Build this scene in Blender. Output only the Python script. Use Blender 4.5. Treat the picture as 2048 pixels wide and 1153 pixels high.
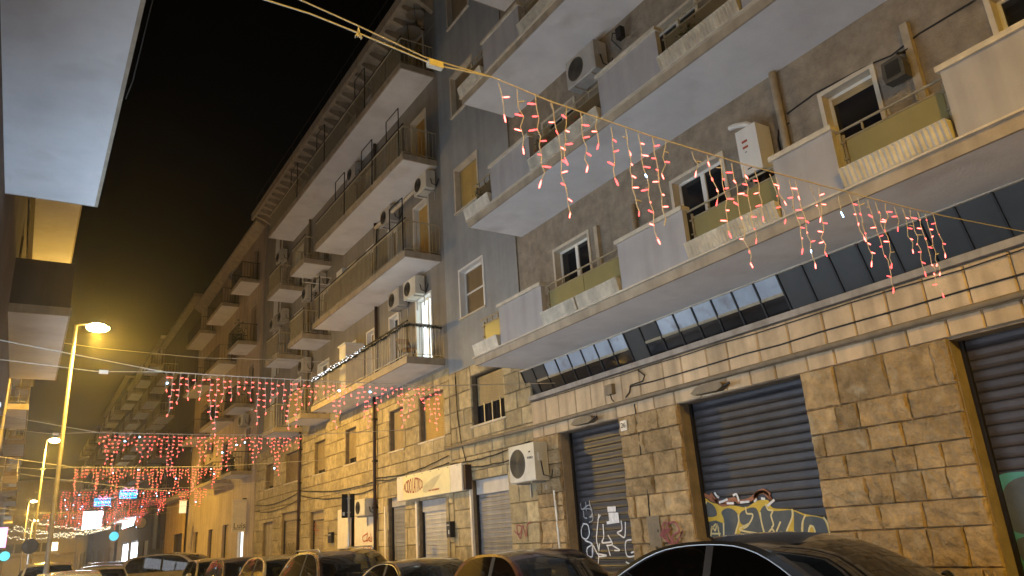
import bpy, math, random
from mathutils import Vector, Matrix
random.seed(11)
R_ = math.radians
for o in list(bpy.data.objects): bpy.data.objects.remove(o)
sc = bpy.context.scene
col = sc.collection

# ------------------------------------------------------------------ camera
CAM_H = 1.65
F_PX, YAW, PITCH, ROLL = 1484.98, 0.583641, 0.316593, -0.069203
cy_, sy_ = math.cos(YAW), math.sin(YAW); cp_, sp_ = math.cos(PITCH), math.sin(PITCH)
FW = Vector((sy_*cp_, cy_*cp_, sp_)); RT0 = Vector((cy_, -sy_, 0)); UP0 = RT0.cross(FW)
RT = math.cos(ROLL)*RT0 + math.sin(ROLL)*UP0; UP = -math.sin(ROLL)*RT0 + math.cos(ROLL)*UP0
cd = bpy.data.cameras.new('camera'); cam = bpy.data.objects.new('camera', cd); col.objects.link(cam)
cam.matrix_world = Matrix(((RT.x, UP.x, -FW.x, 0), (RT.y, UP.y, -FW.y, 0), (RT.z, UP.z, -FW.z, CAM_H), (0, 0, 0, 1)))
cd.sensor_width = 36; cd.lens = F_PX/2048*36; cd.clip_start = .05; cd.clip_end = 2000
sc.camera = cam
# ------------------------------------------------------------------ night sky, exposure
w = bpy.data.worlds.new('World'); sc.world = w; w.use_nodes = True
nt = w.node_tree; bg = nt.nodes['Background']
sky = nt.nodes.new('ShaderNodeTexSky'); sky.sky_type = 'NISHITA'; sky.sun_disc = False
sky.sun_elevation = R_(-4); sky.sun_rotation = R_(200)
nt.links.new(sky.outputs[0], bg.inputs[0]); bg.inputs[1].default_value = .012
sc.view_settings.view_transform = 'Standard'; sc.view_settings.look = 'None'
sc.view_settings.gamma = 1; sc.view_settings.use_curve_mapping = False
sc.view_settings.exposure = 0.55
cyc = sc.cycles
cyc.use_denoising = True
cyc.max_bounces = 8; cyc.diffuse_bounces = 5; cyc.glossy_bounces = 3; cyc.transparent_max_bounces = 12; cyc.volume_bounces = 0
cyc.sample_clamp_indirect = 4; cyc.volume_step_rate = 4
LAMP_W = 4000.0
SODIUM = (1, .60, .085)

# ------------------------------------------------------------------ pixel -> place
def ray(x, y): return FW*F_PX + RT*(x-1024) - UP*(y-576.5)
def FX(x, y, X):
    d = ray(x, y); d = d*(X/d.x); return Vector((X, d.y, d.z+CAM_H))
def FY(x, y, Y):
    d = ray(x, y); d = d*(Y/d.y); return Vector((d.x, Y, d.z+CAM_H))

# ------------------------------------------------------------------ materials
def _new(name):
    m = bpy.data.materials.new(name); m.use_nodes = True; nt = m.node_tree
    return m, nt, nt.nodes['Principled BSDF'], nt.nodes.new, nt.links.new
def mat(name, c, rough=.8, var=.18, scale=2.5, bump=0, bscale=40, metal=0, streak=0, rnd=0, spec=.4, coat=0, patch=None, detail=6, bdist=.02):
    m, nt, b, N, L = _new(name)
    geo = N('ShaderNodeNewGeometry')
    n1 = N('ShaderNodeTexNoise'); n1.inputs['Scale'].default_value = scale; n1.inputs['Detail'].default_value = detail; n1.inputs['Roughness'].default_value = .65
    L(geo.outputs['Position'], n1.inputs['Vector'])
    rmp = N('ShaderNodeMapRange'); rmp.inputs[1].default_value = .3; rmp.inputs[2].default_value = .7
    rmp.inputs[3].default_value = 1-var; rmp.inputs[4].default_value = 1+var
    L(n1.outputs[0], rmp.inputs[0])
    val = rmp.outputs[0]
    def mul(a, bsock):
        q = N('ShaderNodeMath'); q.operation = 'MULTIPLY'; L(a, q.inputs[0]); L(bsock, q.inputs[1]); return q.outputs[0]
    if streak:
        mp = N('ShaderNodeMapping'); mp.inputs['Scale'].default_value = (5, 5, .35); L(geo.outputs['Position'], mp.inputs[0])
        n2 = N('ShaderNodeTexNoise'); n2.inputs['Scale'].default_value = .9; n2.inputs['Detail'].default_value = 4; L(mp.outputs[0], n2.inputs['Vector'])
        r2 = N('ShaderNodeMapRange'); r2.inputs[1].default_value = .42; r2.inputs[2].default_value = .68; r2.inputs[3].default_value = 1; r2.inputs[4].default_value = 1-streak
        L(n2.outputs[0], r2.inputs[0]); val = mul(val, r2.outputs[0])
    if rnd:
        oi = N('ShaderNodeObjectInfo'); r3 = N('ShaderNodeMapRange'); r3.inputs[3].default_value = 1-rnd; r3.inputs[4].default_value = 1+rnd*.6
        L(oi.outputs['Random'], r3.inputs[0]); val = mul(val, r3.outputs[0])
    mx = N('ShaderNodeVectorMath'); mx.operation = 'SCALE'; mx.inputs[0].default_value = c; L(val, mx.inputs['Scale'])
    out = mx.outputs[0]
    if patch:
        n4 = N('ShaderNodeTexNoise'); n4.inputs['Scale'].default_value = patch[1]; n4.inputs['Detail'].default_value = 5
        L(geo.outputs['Position'], n4.inputs['Vector'])
        r4 = N('ShaderNodeMapRange'); r4.inputs[1].default_value = patch[2]; r4.inputs[2].default_value = patch[2]+.12; L(n4.outputs[0], r4.inputs[0])
        mm = N('ShaderNodeMix'); mm.data_type = 'RGBA'; L(r4.outputs[0], mm.inputs[0]); L(out, mm.inputs[6]); mm.inputs[7].default_value = (*patch[0], 1)
        out = mm.outputs[2]
    L(out, b.inputs['Base Color'])
    b.inputs['Roughness'].default_value = rough; b.inputs['Metallic'].default_value = metal
    b.inputs['Specular IOR Level'].default_value = spec
    if coat: b.inputs['Coat Weight'].default_value = coat; b.inputs['Coat Roughness'].default_value = .04
    if bump:
        n3 = N('ShaderNodeTexNoise'); n3.inputs['Scale'].default_value = bscale; n3.inputs['Detail'].default_value = 5
        L(geo.outputs['Position'], n3.inputs['Vector'])
        bp = N('ShaderNodeBump'); bp.inputs['Strength'].default_value = bump; bp.inputs['Distance'].default_value = bdist
        L(n3.outputs[0], bp.inputs['Height']); L(bp.outputs[0], b.inputs['Normal'])
    return m
def emit(name, c, s, light=True):
    m, nt, b, N, L = _new(name)
    b.inputs['Base Color'].default_value = (*[x*.5 for x in c], 1)
    b.inputs['Emission Color'].default_value = (*c, 1); b.inputs['Emission Strength'].default_value = s
    if not light: m.cycles.emission_sampling = 'NONE'
    return m
def glass(name, tint, refl=.9, rough=.02):
    m = bpy.data.materials.new(name); m.use_nodes = True; nt = m.node_tree; N = nt.nodes.new; L = nt.links.new
    nt.nodes.remove(nt.nodes['Principled BSDF'])
    t = N('ShaderNodeBsdfTransparent'); t.inputs[0].default_value = (*tint, 1)
    g = N('ShaderNodeBsdfGlossy'); g.inputs['Roughness'].default_value = rough; g.inputs['Color'].default_value = (refl, refl, refl, 1)
    f = N('ShaderNodeFresnel'); f.inputs[0].default_value = 1.55
    mx = N('ShaderNodeMixShader'); L(f.outputs[0], mx.inputs[0]); L(t.outputs[0], mx.inputs[1]); L(g.outputs[0], mx.inputs[2])
    L(mx.outputs[0], nt.nodes['Material Output'].inputs[0])
    return m
M = {}
M['asphalt'] = mat('asphalt', (.10, .097, .093), .85, .25, 3, .5, 90)
M['paving'] = mat('paving', (.3, .28, .255), .85, .2, 4, .3, 50)
M['kerb'] = mat('kerb', (.32, .30, .27), .85, .2, 4, .3, 50)
M['stucco'] = mat('stucco', (.285, .232, .172), .93, .3, 4.2, 1.0, 38, streak=.14, patch=((.31, .27, .22), 1.4, .62), detail=10)
M['strip'] = mat('strip', (.31, .31, .305), .92, .12, 1.3, .25, 70, streak=.12)
M['plaster2'] = mat('plaster2', (.25, .225, .195), .92, .15, 1.0, .25, 70, streak=.16)
M['plaster3'] = mat('plaster3', (.42, .335, .26), .92, .16, .8, .25, 60, streak=.2)
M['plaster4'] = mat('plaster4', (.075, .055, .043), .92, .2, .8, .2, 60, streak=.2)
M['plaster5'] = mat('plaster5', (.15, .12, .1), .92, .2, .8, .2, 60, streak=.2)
M['ochre'] = mat('ochre', (.5, .33, .11), .92, .18, 1.2, .2, 60, streak=.2)
M['pale'] = mat('pale', (.5, .43, .37), .92, .12, .4, .1, 30, streak=.12)
M['soffit'] = mat('soffit', (.70, .675, .66), .9, .10, 1.3, .25, 30, patch=((.60, .565, .54), .9, .56), detail=12)
M['fascia'] = mat('fascia', (.40, .325, .235), .88, .15, 3, .25, 60, streak=.22)
M['lip'] = mat('lip', (.60, .52, .40), .85, .15, 4, .2, 60, streak=.1)
M['parapet'] = mat('parapet', (.40, .37, .355), .88, .08, 1.6, .15, 60, streak=.14)
M['coping'] = mat('coping', (.60, .52, .40), .8, .18, 6, .25, 50, streak=.12)
M['panel_olive'] = mat('panel_olive', (.27, .225, .095), .35, .1, 2.2, 0, streak=.06)
M['panel_brown'] = mat('panel_brown', (.16, .11, .055), .3, .12, 2.2, 0)
M['frame_metal'] = mat('frame_metal', (.33, .27, .17), .55, .2, 8, .1, metal=.3)
M['dark_metal'] = mat('dark_metal', (.02, .017, .015), .5, .2, 8, metal=.4)
M['rail_tan'] = mat('rail_tan', (.42, .36, .24), .6, .2, 8)
M['mat_tan'] = mat('mat_tan', (.20, .165, .11), .8, .22, 5, .3, 90, streak=.15)
M['planter'] = mat('planter', (.62, .56, .45), .75, .2, 6, .2, 60, streak=.25, patch=((.42, .33, .2), 4, .66))
M['white_paint'] = mat('white_paint', (.72, .70, .66), .5, .06, 3)
M['white_enamel'] = mat('white_enamel', (.74, .71, .66), .35, .06, 2, streak=.06)
M['ac_white'] = mat('ac_white', (.62, .58, .49), .45, .1, 3, streak=.12)
M['ac_grey'] = mat('ac_grey', (.42, .39, .35), .5, .15, 3, streak=.15)
M['black'] = mat('black', (.012, .012, .013), .5, .2, 5)
M['grille'] = mat('grille', (.085, .075, .06), .6, .2, 12)
M['dark_glass'] = mat('dark_glass', (.012, .013, .016), .06, .3, 1.5, spec=.7)
M['frost_glass'] = mat('frost_glass', (.33, .37, .43), .22, .2, 1.7, spec=.5, patch=((.22, .22, .23), 2.3, .56))  # upper panes given a pale grey-blue base with darker patches
M['dusky_glass'] = mat('dusky_glass', (.04, .037, .032), .4, .35, 1.2, spec=.25)
M['blind_brown'] = mat('blind_brown', (.20, .135, .07), .6, .14, 3, streak=.1)
M['blind_ochre'] = mat('blind_ochre', (.46, .30, .09), .6, .12, 3, streak=.1)
M['blind_tan'] = mat('blind_tan', (.36, .27, .14), .6, .14, 3, streak=.12)
M['shutter_blue'] = mat('shutter_blue', (.05, .049, .056), .45, .2, 3, .1, 40, metal=.35, streak=.18, rnd=.14)
M['shutter_grey'] = mat('shutter_grey', (.27, .265, .275), .5, .16, 3, .1, 40, metal=.3, streak=.18, rnd=.14)
M['shutter_light'] = mat('shutter_light', (.50, .475, .45), .5, .12, 3, .1, 40, metal=.2, streak=.12, rnd=.14)
M['shutter_brown'] = mat('shutter_brown', (.06, .05, .05), .5, .2, 3, .1, 40, metal=.3, streak=.2, rnd=.14)
M['shutter_tan'] = mat('shutter_tan', (.34, .26, .16), .6, .18, 3, .1, 40, streak=.2, rnd=.14)
M['stone_rough'] = mat('stone_rough', (.36, .252, .13), .93, .42, 5, 1.0, 13, rnd=.3, patch=((.42, .34, .22), 2.8, .61), detail=12, bdist=.06)
M['stone_flat'] = mat('stone_flat', (.42, .335, .195), .9, .34, 5.5, .8, 22, rnd=.26, streak=.10, patch=((.24, .195, .13), 1.9, .60), detail=12, bdist=.03)
M['stone_band'] = mat('stone_band', (.58, .44, .285), .85, .16, 3, .35, 40, rnd=.18, streak=.3, patch=((.36, .26, .16), 1.3, .66), detail=10)
M['mortar'] = mat('mortar', (.20, .15, .09), .95, .3, 6, .4, 40)
M['reveal'] = mat('reveal', (.26, .205, .145), .92, .25, 4, .4, 40, streak=.2)
M['ledge'] = mat('ledge', (.33, .30, .27), .9, .2, 4, .3, 50, streak=.3)
M['door_wood'] = mat('door_wood', (.42, .21, .06), .5, .25, 4, .2, 40, streak=.2)
M['door_dirty'] = mat('door_dirty', (.36, .29, .20), .6, .25, 3, .2, 40, streak=.3)
M['pipe'] = mat('pipe', (.44, .36, .255), .75, .2, 5, .3, 50, streak=.2)
M['pipe_brown'] = mat('pipe_brown', (.045, .022, .015), .55, .25, 6)
M['conduit'] = mat('conduit', (.20, .16, .11), .7, .25, 5, .2, 50)
M['cable'] = mat('cable', (.025, .02, .016), .7, .2, 6)
M['sign_cream'] = mat('sign_cream', (.80, .70, .40), .45, .08, 3)
M['sign_pale'] = mat('sign_pale', (.74, .66, .54), .5, .1, 4)
M['sign_red'] = mat('sign_red', (.36, .07, .035), .6, .1, 5)
M['sign_grey'] = mat('sign_grey', (.36, .34, .30), .6, .1, 5)
M['ink'] = mat('ink', (.05, .035, .025), .7, .1, 5)
M['paint_white'] = mat('paint_white', (.72, .72, .74), .7, .22, 12)
M['paint_grey'] = mat('paint_grey', (.36, .37, .40), .7, .25, 14)
M['paint_yellow'] = mat('paint_yellow', (.60, .41, .04), .6, .14, 7)
M['paint_slate'] = mat('paint_slate', (.075, .085, .09), .6, .2, 6)
M['paint_cream'] = mat('paint_cream', (.70, .60, .30), .6, .14, 8)
M['paint_rust'] = mat('paint_rust', (.30, .12, .06), .65, .25, 7)
M['paint_teal'] = mat('paint_teal', (.07, .27, .25), .6, .16, 6)
M['paint_mauve'] = mat('paint_mauve', (.27, .08, .085), .75, .2, 9)
M['paint_orange'] = mat('paint_orange', (.45, .12, .03), .75, .2, 9)
M['galv'] = mat('galv', (.46, .45, .43), .45, .15, 6, metal=.5)
M['lamp_metal'] = mat('lamp_metal', (.16, .145, .12), .5, .2, 5, .1, metal=.3)
M['cord_cream'] = mat('cord_cream', (.50, .45, .36), .7, .15, 40)
M['leaf'] = mat('leaf', (.055, .075, .025), .6, .35, 9, rnd=.2)
M['tinsel'] = mat('tinsel', (.012, .02, .012), .5, .3, 9)
M['tyre'] = mat('tyre', (.014, .014, .015), .85, .2, 9, .3, 60)
M['rim'] = mat('rim', (.42, .42, .43), .3, .1, 6, metal=.8)
M['chrome'] = mat('chrome', (.42, .41, .40), .28, .05, 4, metal=1)
M['trim'] = mat('trim', (.01, .01, .011), .6, .2, 6, spec=.15)
M['seat'] = mat('seat', (.018, .018, .02), .85, .2, 8)
M['car_glass'] = glass('car_glass', (.27, .285, .285))
M['car_glass_dark'] = glass('car_glass_dark', (.05, .052, .055))
M['headlamp'] = mat('headlamp', (.55, .56, .58), .1, .15, 9, spec=.8)
M['tail'] = mat('tail', (.32, .012, .012), .2, .2, 9)
M['plate'] = mat('plate', (.66, .66, .64), .5, .05, 5)
M['E_sodium'] = emit('sodium_glow', (1, .70, .28), 60, False)
M['E_red'] = emit('red_bulb', (1, .07, .07), 3.6, False)
M['E_hot'] = emit('red_bulb_bright', (1, .11, .09), 7, False)
M['E_redfar'] = emit('red_bulb_far', (1, .09, .075), 4.2, False)
M['E_blue'] = emit('blue_bulb', (.35, .62, 1), 9, False)
M['E_white'] = emit('white_bulb', (.85, .92, 1), 3, False)
M['E_warm'] = emit('warm_bulb', (1, .86, .55), 3, False)
M['E_cyan'] = emit('cyan_neon', (.05, .38, 1), 3.4, False)
M['E_pink'] = emit('pink_neon', (1, .35, .75), 1.6, False)
M['E_teal'] = emit('teal_neon', (.08, .6, .8), .9, False)
M['E_sign'] = emit('sign_light', (.75, .90, 1), 9, True)
M['E_shop'] = emit('shop_light', (.74, .86, 1), 6.5, True)
M['E_blue_sign'] = emit('blue_white_sign', (.50, .72, 1), 9.5, True)
M['E_shop2'] = emit('shop_light_dim', (.85, .9, 1), 2.8, True)
M['E_room'] = emit('room_light', (.80, .93, .95), 1.5, True)
M['E_head'] = emit('headlight_on', (1, .97, .92), 45, True)
M['E_lantern'] = emit('lantern_light', (1, .80, .45), .7, True)  # added glow for the panel of the white wall unit

# ------------------------------------------------------------------ objects
OFF = {}
def link(o, parent=None):
    col.objects.link(o)
    if parent is not None: o.parent = parent; OFF[o] = OFF.get(parent, Vector())
    return o
def tag(o, label=None, cat=None, group=None, kind=None):
    if label: o['label'] = label
    if cat: o['category'] = cat
    if group: o['group'] = group
    if kind: o['kind'] = kind
    return o
def thing(name, label, cat, loc=(0, 0, 0), rz=0, group=None, local=False):
    o = bpy.data.objects.new(name, None); o.empty_display_size = .2; col.objects.link(o)
    o.location = loc; o.rotation_euler = (0, 0, rz); tag(o, label, cat, group)
    OFF[o] = Vector() if local else Vector(loc)
    return o
def inst(name, mesh, parent, loc, scale=(1, 1, 1), rot=(0, 0, 0)):
    o = bpy.data.objects.new(name, mesh); link(o, parent)
    o.location = Vector(loc)-OFF[o] if parent is not None else loc
    o.scale = scale; o.rotation_euler = rot
    return o
class MB:
    def __init__(s): s.v = []; s.f = []; s.mi = []; s.cur = 0
    def add(s, v, f):
        n = len(s.v); s.v += [tuple(p) for p in v]; s.f += [tuple(i+n for i in q) for q in f]; s.mi += [s.cur]*len(f); return s
    def box(s, x0, x1, y0, y1, z0, z1):
        return s.add([(x0, y0, z0), (x1, y0, z0), (x1, y1, z0), (x0, y1, z0), (x0, y0, z1), (x1, y0, z1), (x1, y1, z1), (x0, y1, z1)],
                     [(3, 2, 1, 0), (4, 5, 6, 7), (0, 1, 5, 4), (1, 2, 6, 5), (2, 3, 7, 6), (3, 0, 4, 7)])
    def hull8(s, a, b):   # two quads (lists of 4 points) joined into a box
        return s.add(list(a)+list(b), [(3, 2, 1, 0), (4, 5, 6, 7), (0, 1, 5, 4), (1, 2, 6, 5), (2, 3, 7, 6), (3, 0, 4, 7)])
    def quad(s, a, b, c, d): return s.add([a, b, c, d], [(0, 1, 2, 3)])
    def tube(s, pts, r, n=6, cap=True):
        pts = [Vector(p) for p in pts]; rings = []; N_ = None
        for i, p in enumerate(pts):
            t = (pts[min(i+1, len(pts)-1)]-pts[max(i-1, 0)])
            if t.length < 1e-9: t = Vector((0, 0, 1))
            t.normalize()
            if N_ is None: N_ = t.orthogonal().normalized()
            N_ = (N_-t*N_.dot(t)); N_ = N_.normalized() if N_.length > 1e-6 else t.orthogonal().normalized()
            B = t.cross(N_); rr = r[i] if isinstance(r, (list, tuple)) else r
            rings.append([p+rr*(math.cos(2*math.pi*k/n)*N_+math.sin(2*math.pi*k/n)*B) for k in range(n)])
        v = [q for g in rings for q in g]; f = []
        for i in range(len(rings)-1):
            for k in range(n):
                k2 = (k+1) % n; f.append((i*n+k, i*n+k2, (i+1)*n+k2, (i+1)*n+k))
        if cap: f.append(tuple(range(n-1, -1, -1))); f.append(tuple((len(rings)-1)*n+k for k in range(n)))
        return s.add(v, f)
    def prism_y(s, poly, y0, y1):   # poly of (x,z)
        n = len(poly); v = [(x, y0, z) for x, z in poly]+[(x, y1, z) for x, z in poly]
        f = [tuple(range(n)), tuple(range(2*n-1, n-1, -1))]+[(i, i+n, (i+1) % n+n, (i+1) % n) for i in range(n)]
        return s.add(v, f)
    def prism_x(s, poly, x0, x1):   # poly of (y,z)
        n = len(poly); v = [(x0, y, z) for y, z in poly]+[(x1, y, z) for y, z in poly]
        f = [tuple(range(n)), tuple(range(2*n-1, n-1, -1))]+[(i, i+n, (i+1) % n+n, (i+1) % n) for i in range(n)]
        return s.add(v, f)
    def grid(s, rows):
        n = len(rows[0]); v = [p for r in rows for p in r]; f = []
        for i in range(len(rows)-1):
            for k in range(n-1): f.append((i*n+k, i*n+k+1, (i+1)*n+k+1, (i+1)*n+k))
        return s.add(v, f)
    def ball(s, c, r, n=8, m=5, sq=(1, 1, 1)):
        rows = []
        for i in range(m+1):
            a = math.pi*i/m
            rows.append([(c[0]+r*sq[0]*math.sin(a)*math.cos(2*math.pi*k/n), c[1]+r*sq[1]*math.sin(a)*math.sin(2*math.pi*k/n), c[2]+r*sq[2]*math.cos(a)) for k in range(n+1)])
        return s.grid(rows)
    def mesh(s, name, mats, smooth=False, off=Vector()):
        me = bpy.data.meshes.new(name)
        me.from_pydata([(p[0]-off.x, p[1]-off.y, p[2]-off.z) for p in s.v], [], s.f)
        for m in (mats if isinstance(mats, (list, tuple)) else [mats]): me.materials.append(M[m] if isinstance(m, str) else m)
        if isinstance(mats, (list, tuple)): me.polygons.foreach_set('material_index', s.mi)
        if smooth: me.polygons.foreach_set('use_smooth', [True]*len(me.polygons))
        me.update(); return me
    def build(s, name, m, parent=None, smooth=False, kind=None, label=None):
        off = OFF.get(parent, Vector()) if parent is not None else Vector()
        o = bpy.data.objects.new(name, s.mesh(name, m, smooth, off)); link(o, parent)
        if kind: o['kind'] = kind
        if label: o['label'] = label
        return o
def bx(*a): return MB().box(*a)
def unit_block(name, m, rough=0, seed=0):
    rr = random.Random(seed); b = .035
    n = 5 if rough else 2
    mb = MB(); rows = []
    # front faces -X ; unit cube 0..1 in y,z ; depth 0..1 in x
    ys = [0, b, *( [b+(1-2*b)*i/(n-1) for i in range(1, n-1)] if n > 2 else []), 1-b, 1]
    for j in ys:
        row = []
        for k in ys:
            edge = j in (0, 1) or k in (0, 1)
            inner = not edge
            dx = .55 if edge else (rr.uniform(0, .42) if rough else rr.uniform(0, .06))
            row.append((dx, j, k))
        rows.append(row)
    mb.grid(rows)
    mb.add([(0.55, 0, 0), (.55, 1, 0), (.55, 1, 1), (.55, 0, 1), (1, 0, 0), (1, 1, 0), (1, 1, 1), (1, 0, 1)], [(0, 1, 5, 4), (1, 2, 6, 5), (2, 3, 7, 6), (3, 0, 4, 7)])
    return mb.mesh(name, m)
BLK = {'rough': [unit_block('stone_block', 'stone_rough', 1, i) for i in range(6)],
       'flat': [unit_block('stone_block', 'stone_flat', 0, i) for i in range(4)],
       'band': [unit_block('stone_panel', 'stone_band', 0, i) for i in range(3)]}
def stones(parent, X, y0, y1, z0, z1, kind, hs, ws, ops=(), depth=.05, gap=.008, rr=random.Random(5), name='stone_block', proud=.012):
    z = z0
    while z < z1-.05:
        h = rr.uniform(*hs)
        if z1-(z+h) < hs[0]*.6: h = z1-z
        y = y0 - rr.uniform(0, ws[0]*.6) if ops or True else y0
        while y < y1-.02:
            wd = rr.uniform(*ws); a, b = max(y, y0), min(y+wd, y1)
            if y1-b < ws[0]*.35: b = y1; wd = b-y
            y += wd
            segs = [(a, b)]; zz0, zz1 = z, min(z+h, z1)
            # clip by openings (only full-height clips and partial ones split vertically)
            pieces = []
            for (p, q) in segs:
                todo = [(p, q, zz0, zz1)]
                for (oa, ob, oc, od) in ops:
                    nxt = []
                    for (c, d, e, f) in todo:
                        if d <= oa or c >= ob or f <= oc or e >= od: nxt.append((c, d, e, f)); continue
                        if c < oa: nxt.append((c, oa, e, f))
                        if d > ob: nxt.append((ob, d, e, f))
                        m0, m1 = max(c, oa), min(d, ob)
                        if e < oc: nxt.append((m0, m1, e, oc))
                        if f > od: nxt.append((m0, m1, od, f))
                    todo = nxt
                pieces += todo
            for (c, d, e, f) in pieces:
                if d-c < .04 or f-e < .035: continue
                dx = rr.uniform(0, proud)
                inst(name, rr.choice(BLK[kind]), parent, (X-dx, c+gap/2, e+gap/2), (depth+dx, d-c-gap, f-e-gap))
        z += h
def wall_sheet(X, y0, y1, z0, z1, ops, depth=.3, s=None, dirx=1):
    """front skin at X (towards the street) with openings and their reveals going dirx*depth inward"""
    mb = s or MB()
    ops = [(max(a, y0), min(b, y1), max(c, z0), min(d, z1)) for a, b, c, d in ops if a < y1 and b > y0 and c < z1 and d > z0]
    ys = sorted({y0, y1, *[o[0] for o in ops], *[o[1] for o in ops]}); zs = sorted({z0, z1, *[o[2] for o in ops], *[o[3] for o in ops]})
    for k in range(len(zs)-1):
        run = None
        for j in range(len(ys)-1):
            cy, cz = (ys[j]+ys[j+1])/2, (zs[k]+zs[k+1])/2
            hole = any(a < cy < b and c < cz < d for a, b, c, d in ops)
            if not hole and run is None: run = ys[j]
            if run is not None and (hole or j == len(ys)-2):
                e = ys[j] if hole else ys[j+1]
                mb.quad((X, run, zs[k]), (X, run, zs[k+1]), (X, e, zs[k+1]), (X, e, zs[k])); run = None
    D = X+dirx*depth
    for a, b, c, d in ops:
        mb.quad((X, a, c), (D, a, c), (D, a, d), (X, a, d)); mb.quad((X, b, c), (X, b, d), (D, b, d), (D, b, c))
        mb.quad((X, a, d), (D, a, d), (D, b, d), (X, b, d)); mb.quad((X, a, c), (X, b, c), (D, b, c), (D, a, c))
    return mb
def blind(y0, y1, z0, z1, X, pitch=.045, dirx=1):
    n = max(2, int((z1-z0)/pitch)); rows = []
    for i in range(n):
        a = z0+(z1-z0)*i/n; h = (z1-z0)/n
        for (f, dx) in ((.0, .012), (.12, 0), (.6, -.004), (.95, .002), (.99, .012)):
            rows.append([(X+dirx*dx, y0, a+h*f), (X+dirx*dx, y1, a+h*f)])
    return MB().grid(rows)
def window(parent, X, y0, y1, z0, z1, style='french', dirx=1, surround=None, blindmat='blind_brown', part=1.0, sill=True, glassm='dark_glass', fm='white_paint', lit=None):
    """opening assumed; unit sits .12 inside the wall face"""
    D = X+dirx*.14; t = .05
    fr = MB()
    def bar(a, b, c, d, th=.05): 
        x0, x1 = sorted((D, D+dirx*th)); fr.box(x0, x1, a, b, c, d)
    bar(y0, y0+t, z0, z1); bar(y1-t, y1, z0, z1); bar(y0+t, y1-t, z1-t, z1); bar(y0+t, y1-t, z0, z0+t)
    ym = (y0+y1)/2
    if style in ('french', 'sash'): bar(ym-.045, ym+.045, z0+t, z1-t, .06)
    if style == 'screen': bar(y0+t, y1-t, (z0+z1)/2-.02, (z0+z1)/2+.02, .06)
    o = fr.build('window', fm, parent)
    gx = sorted((D+dirx*.025, D+dirx*.035))
    gm = lit or glassm
    if style in ('french', 'sash'):
        bx(gx[0], gx[1], y0+t, ym-.045, z0+t, z1-t).build('pane', gm, o); bx(gx[0], gx[1], ym+.045, y1-t, z0+t, z1-t).build('pane', gm, o)
    elif part < 1: bx(gx[0], gx[1], y0+t, y1-t, z0+t, z1-t).build('pane', gm, o)
    if style in ('roller', 'screen') or part < 1:
        zb = z1-t-(z1-z0-2*t)*part
        blind(y0+t, y1-t, zb, z1-t, D+dirx*(.0 if style != 'screen' else .03)-dirx*(.0), .045, dirx).build('roller_blind', blindmat, o)
    if surround:
        s = MB(); x0, x1 = sorted((X-dirx*.025, X+dirx*.14)); wd = .06
        s.box(x0, x1, y0-wd, y0+.004, z0, z1+wd); s.box(x0, x1, y1-.004, y1+wd, z0, z1+wd); s.box(x0, x1, y0+.004, y1-.004, z1-.004, z1+wd)
        s.build('surround', surround, o)
    if sill:
        x0, x1 = sorted((X-dirx*.06, X+dirx*.14)); bx(x0, x1, y0-.07, y1+.07, z0-.045, z0-.002).build('sill', 'lip', o)
    return o
SLATS = {}
def slat_mesh(m):
    if m not in SLATS:
        pr = [(.0, 0.0), (-.012, .012), (-.004, .03), (.0, .06), (-.004, .11), (-.002, .128), (.012, .13), (.012, 0)]
        SLATS[m] = MB().prism_y([(x, z/.13) for x, z in pr], 0, 1).mesh('slat', m)
    return SLATS[m]
def roller_shutter(parent, X, y0, y1, z0, z1, m, pitch=.13, depth=.25, box=None, label=None):
    """recessed shutter at X+depth"""
    g = MB(); D = X+depth
    o = g.box(D+.014, D+.035, y0, y1, z0, z1).build('roller_shutter', m, parent)
    for e in (y0, y1-.05): bx(D-.05, D+.013, e, e+.05, z0, z1).build('guide', 'dark_metal', o)
    if label: o['label'] = label
    if box: bx(D-.06, D+.05, y0+.05, y1-.05, z1-box, z1).build('shutter_box', 'shutter_light' if m != 'shutter_tan' else 'shutter_tan', o); z1 -= box
    n = int((z1-z0)/pitch); p = (z1-z0)/n
    for i in range(n): inst('slat', slat_mesh(m), o, (D+random.uniform(-.003, .002), y0+.051, z0+i*p), (1, y1-y0-.102, p*random.uniform(.95, .985)), (random.uniform(-.0009, .0009), 0, 0))
    return o
def text_mesh(body, size, align='CENTER'):
    cu = bpy.data.curves.new('lettering', 'FONT'); cu.body = body; cu.size = size; cu.align_x = align; cu.align_y = 'CENTER'; cu.resolution_u = 3; cu.extrude = .003
    ob = bpy.data.objects.new('lettering', cu); col.objects.link(ob)
    dg = bpy.context.evaluated_depsgraph_get(); me = bpy.data.meshes.new_from_object(ob.evaluated_get(dg))
    bpy.data.objects.remove(ob); return me
def lettering(parent, body, size, origin, ex, ez, m, warp=None, align='CENTER', fit=None):
    """text laid in the plane spanned by ex (reading direction) and ez (up)"""
    me = text_mesh(body, size, align); ex = Vector(ex); ez = Vector(ez); n = ex.cross(ez); o0 = Vector(origin)
    off = OFF.get(parent, Vector())
    fu = fit/(max(v.co.x for v in me.vertices)-min(v.co.x for v in me.vertices)) if fit else 1
    for v in me.vertices:
        u, q, d = v.co; u *= fu
        if warp: u, q = warp(u, q)
        v.co = o0+ex*u+ez*q+n*d-off
    me.materials.clear(); me.materials.append(M[m])
    ob = bpy.data.objects.new('lettering', me); link(ob, parent); return ob
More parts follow.
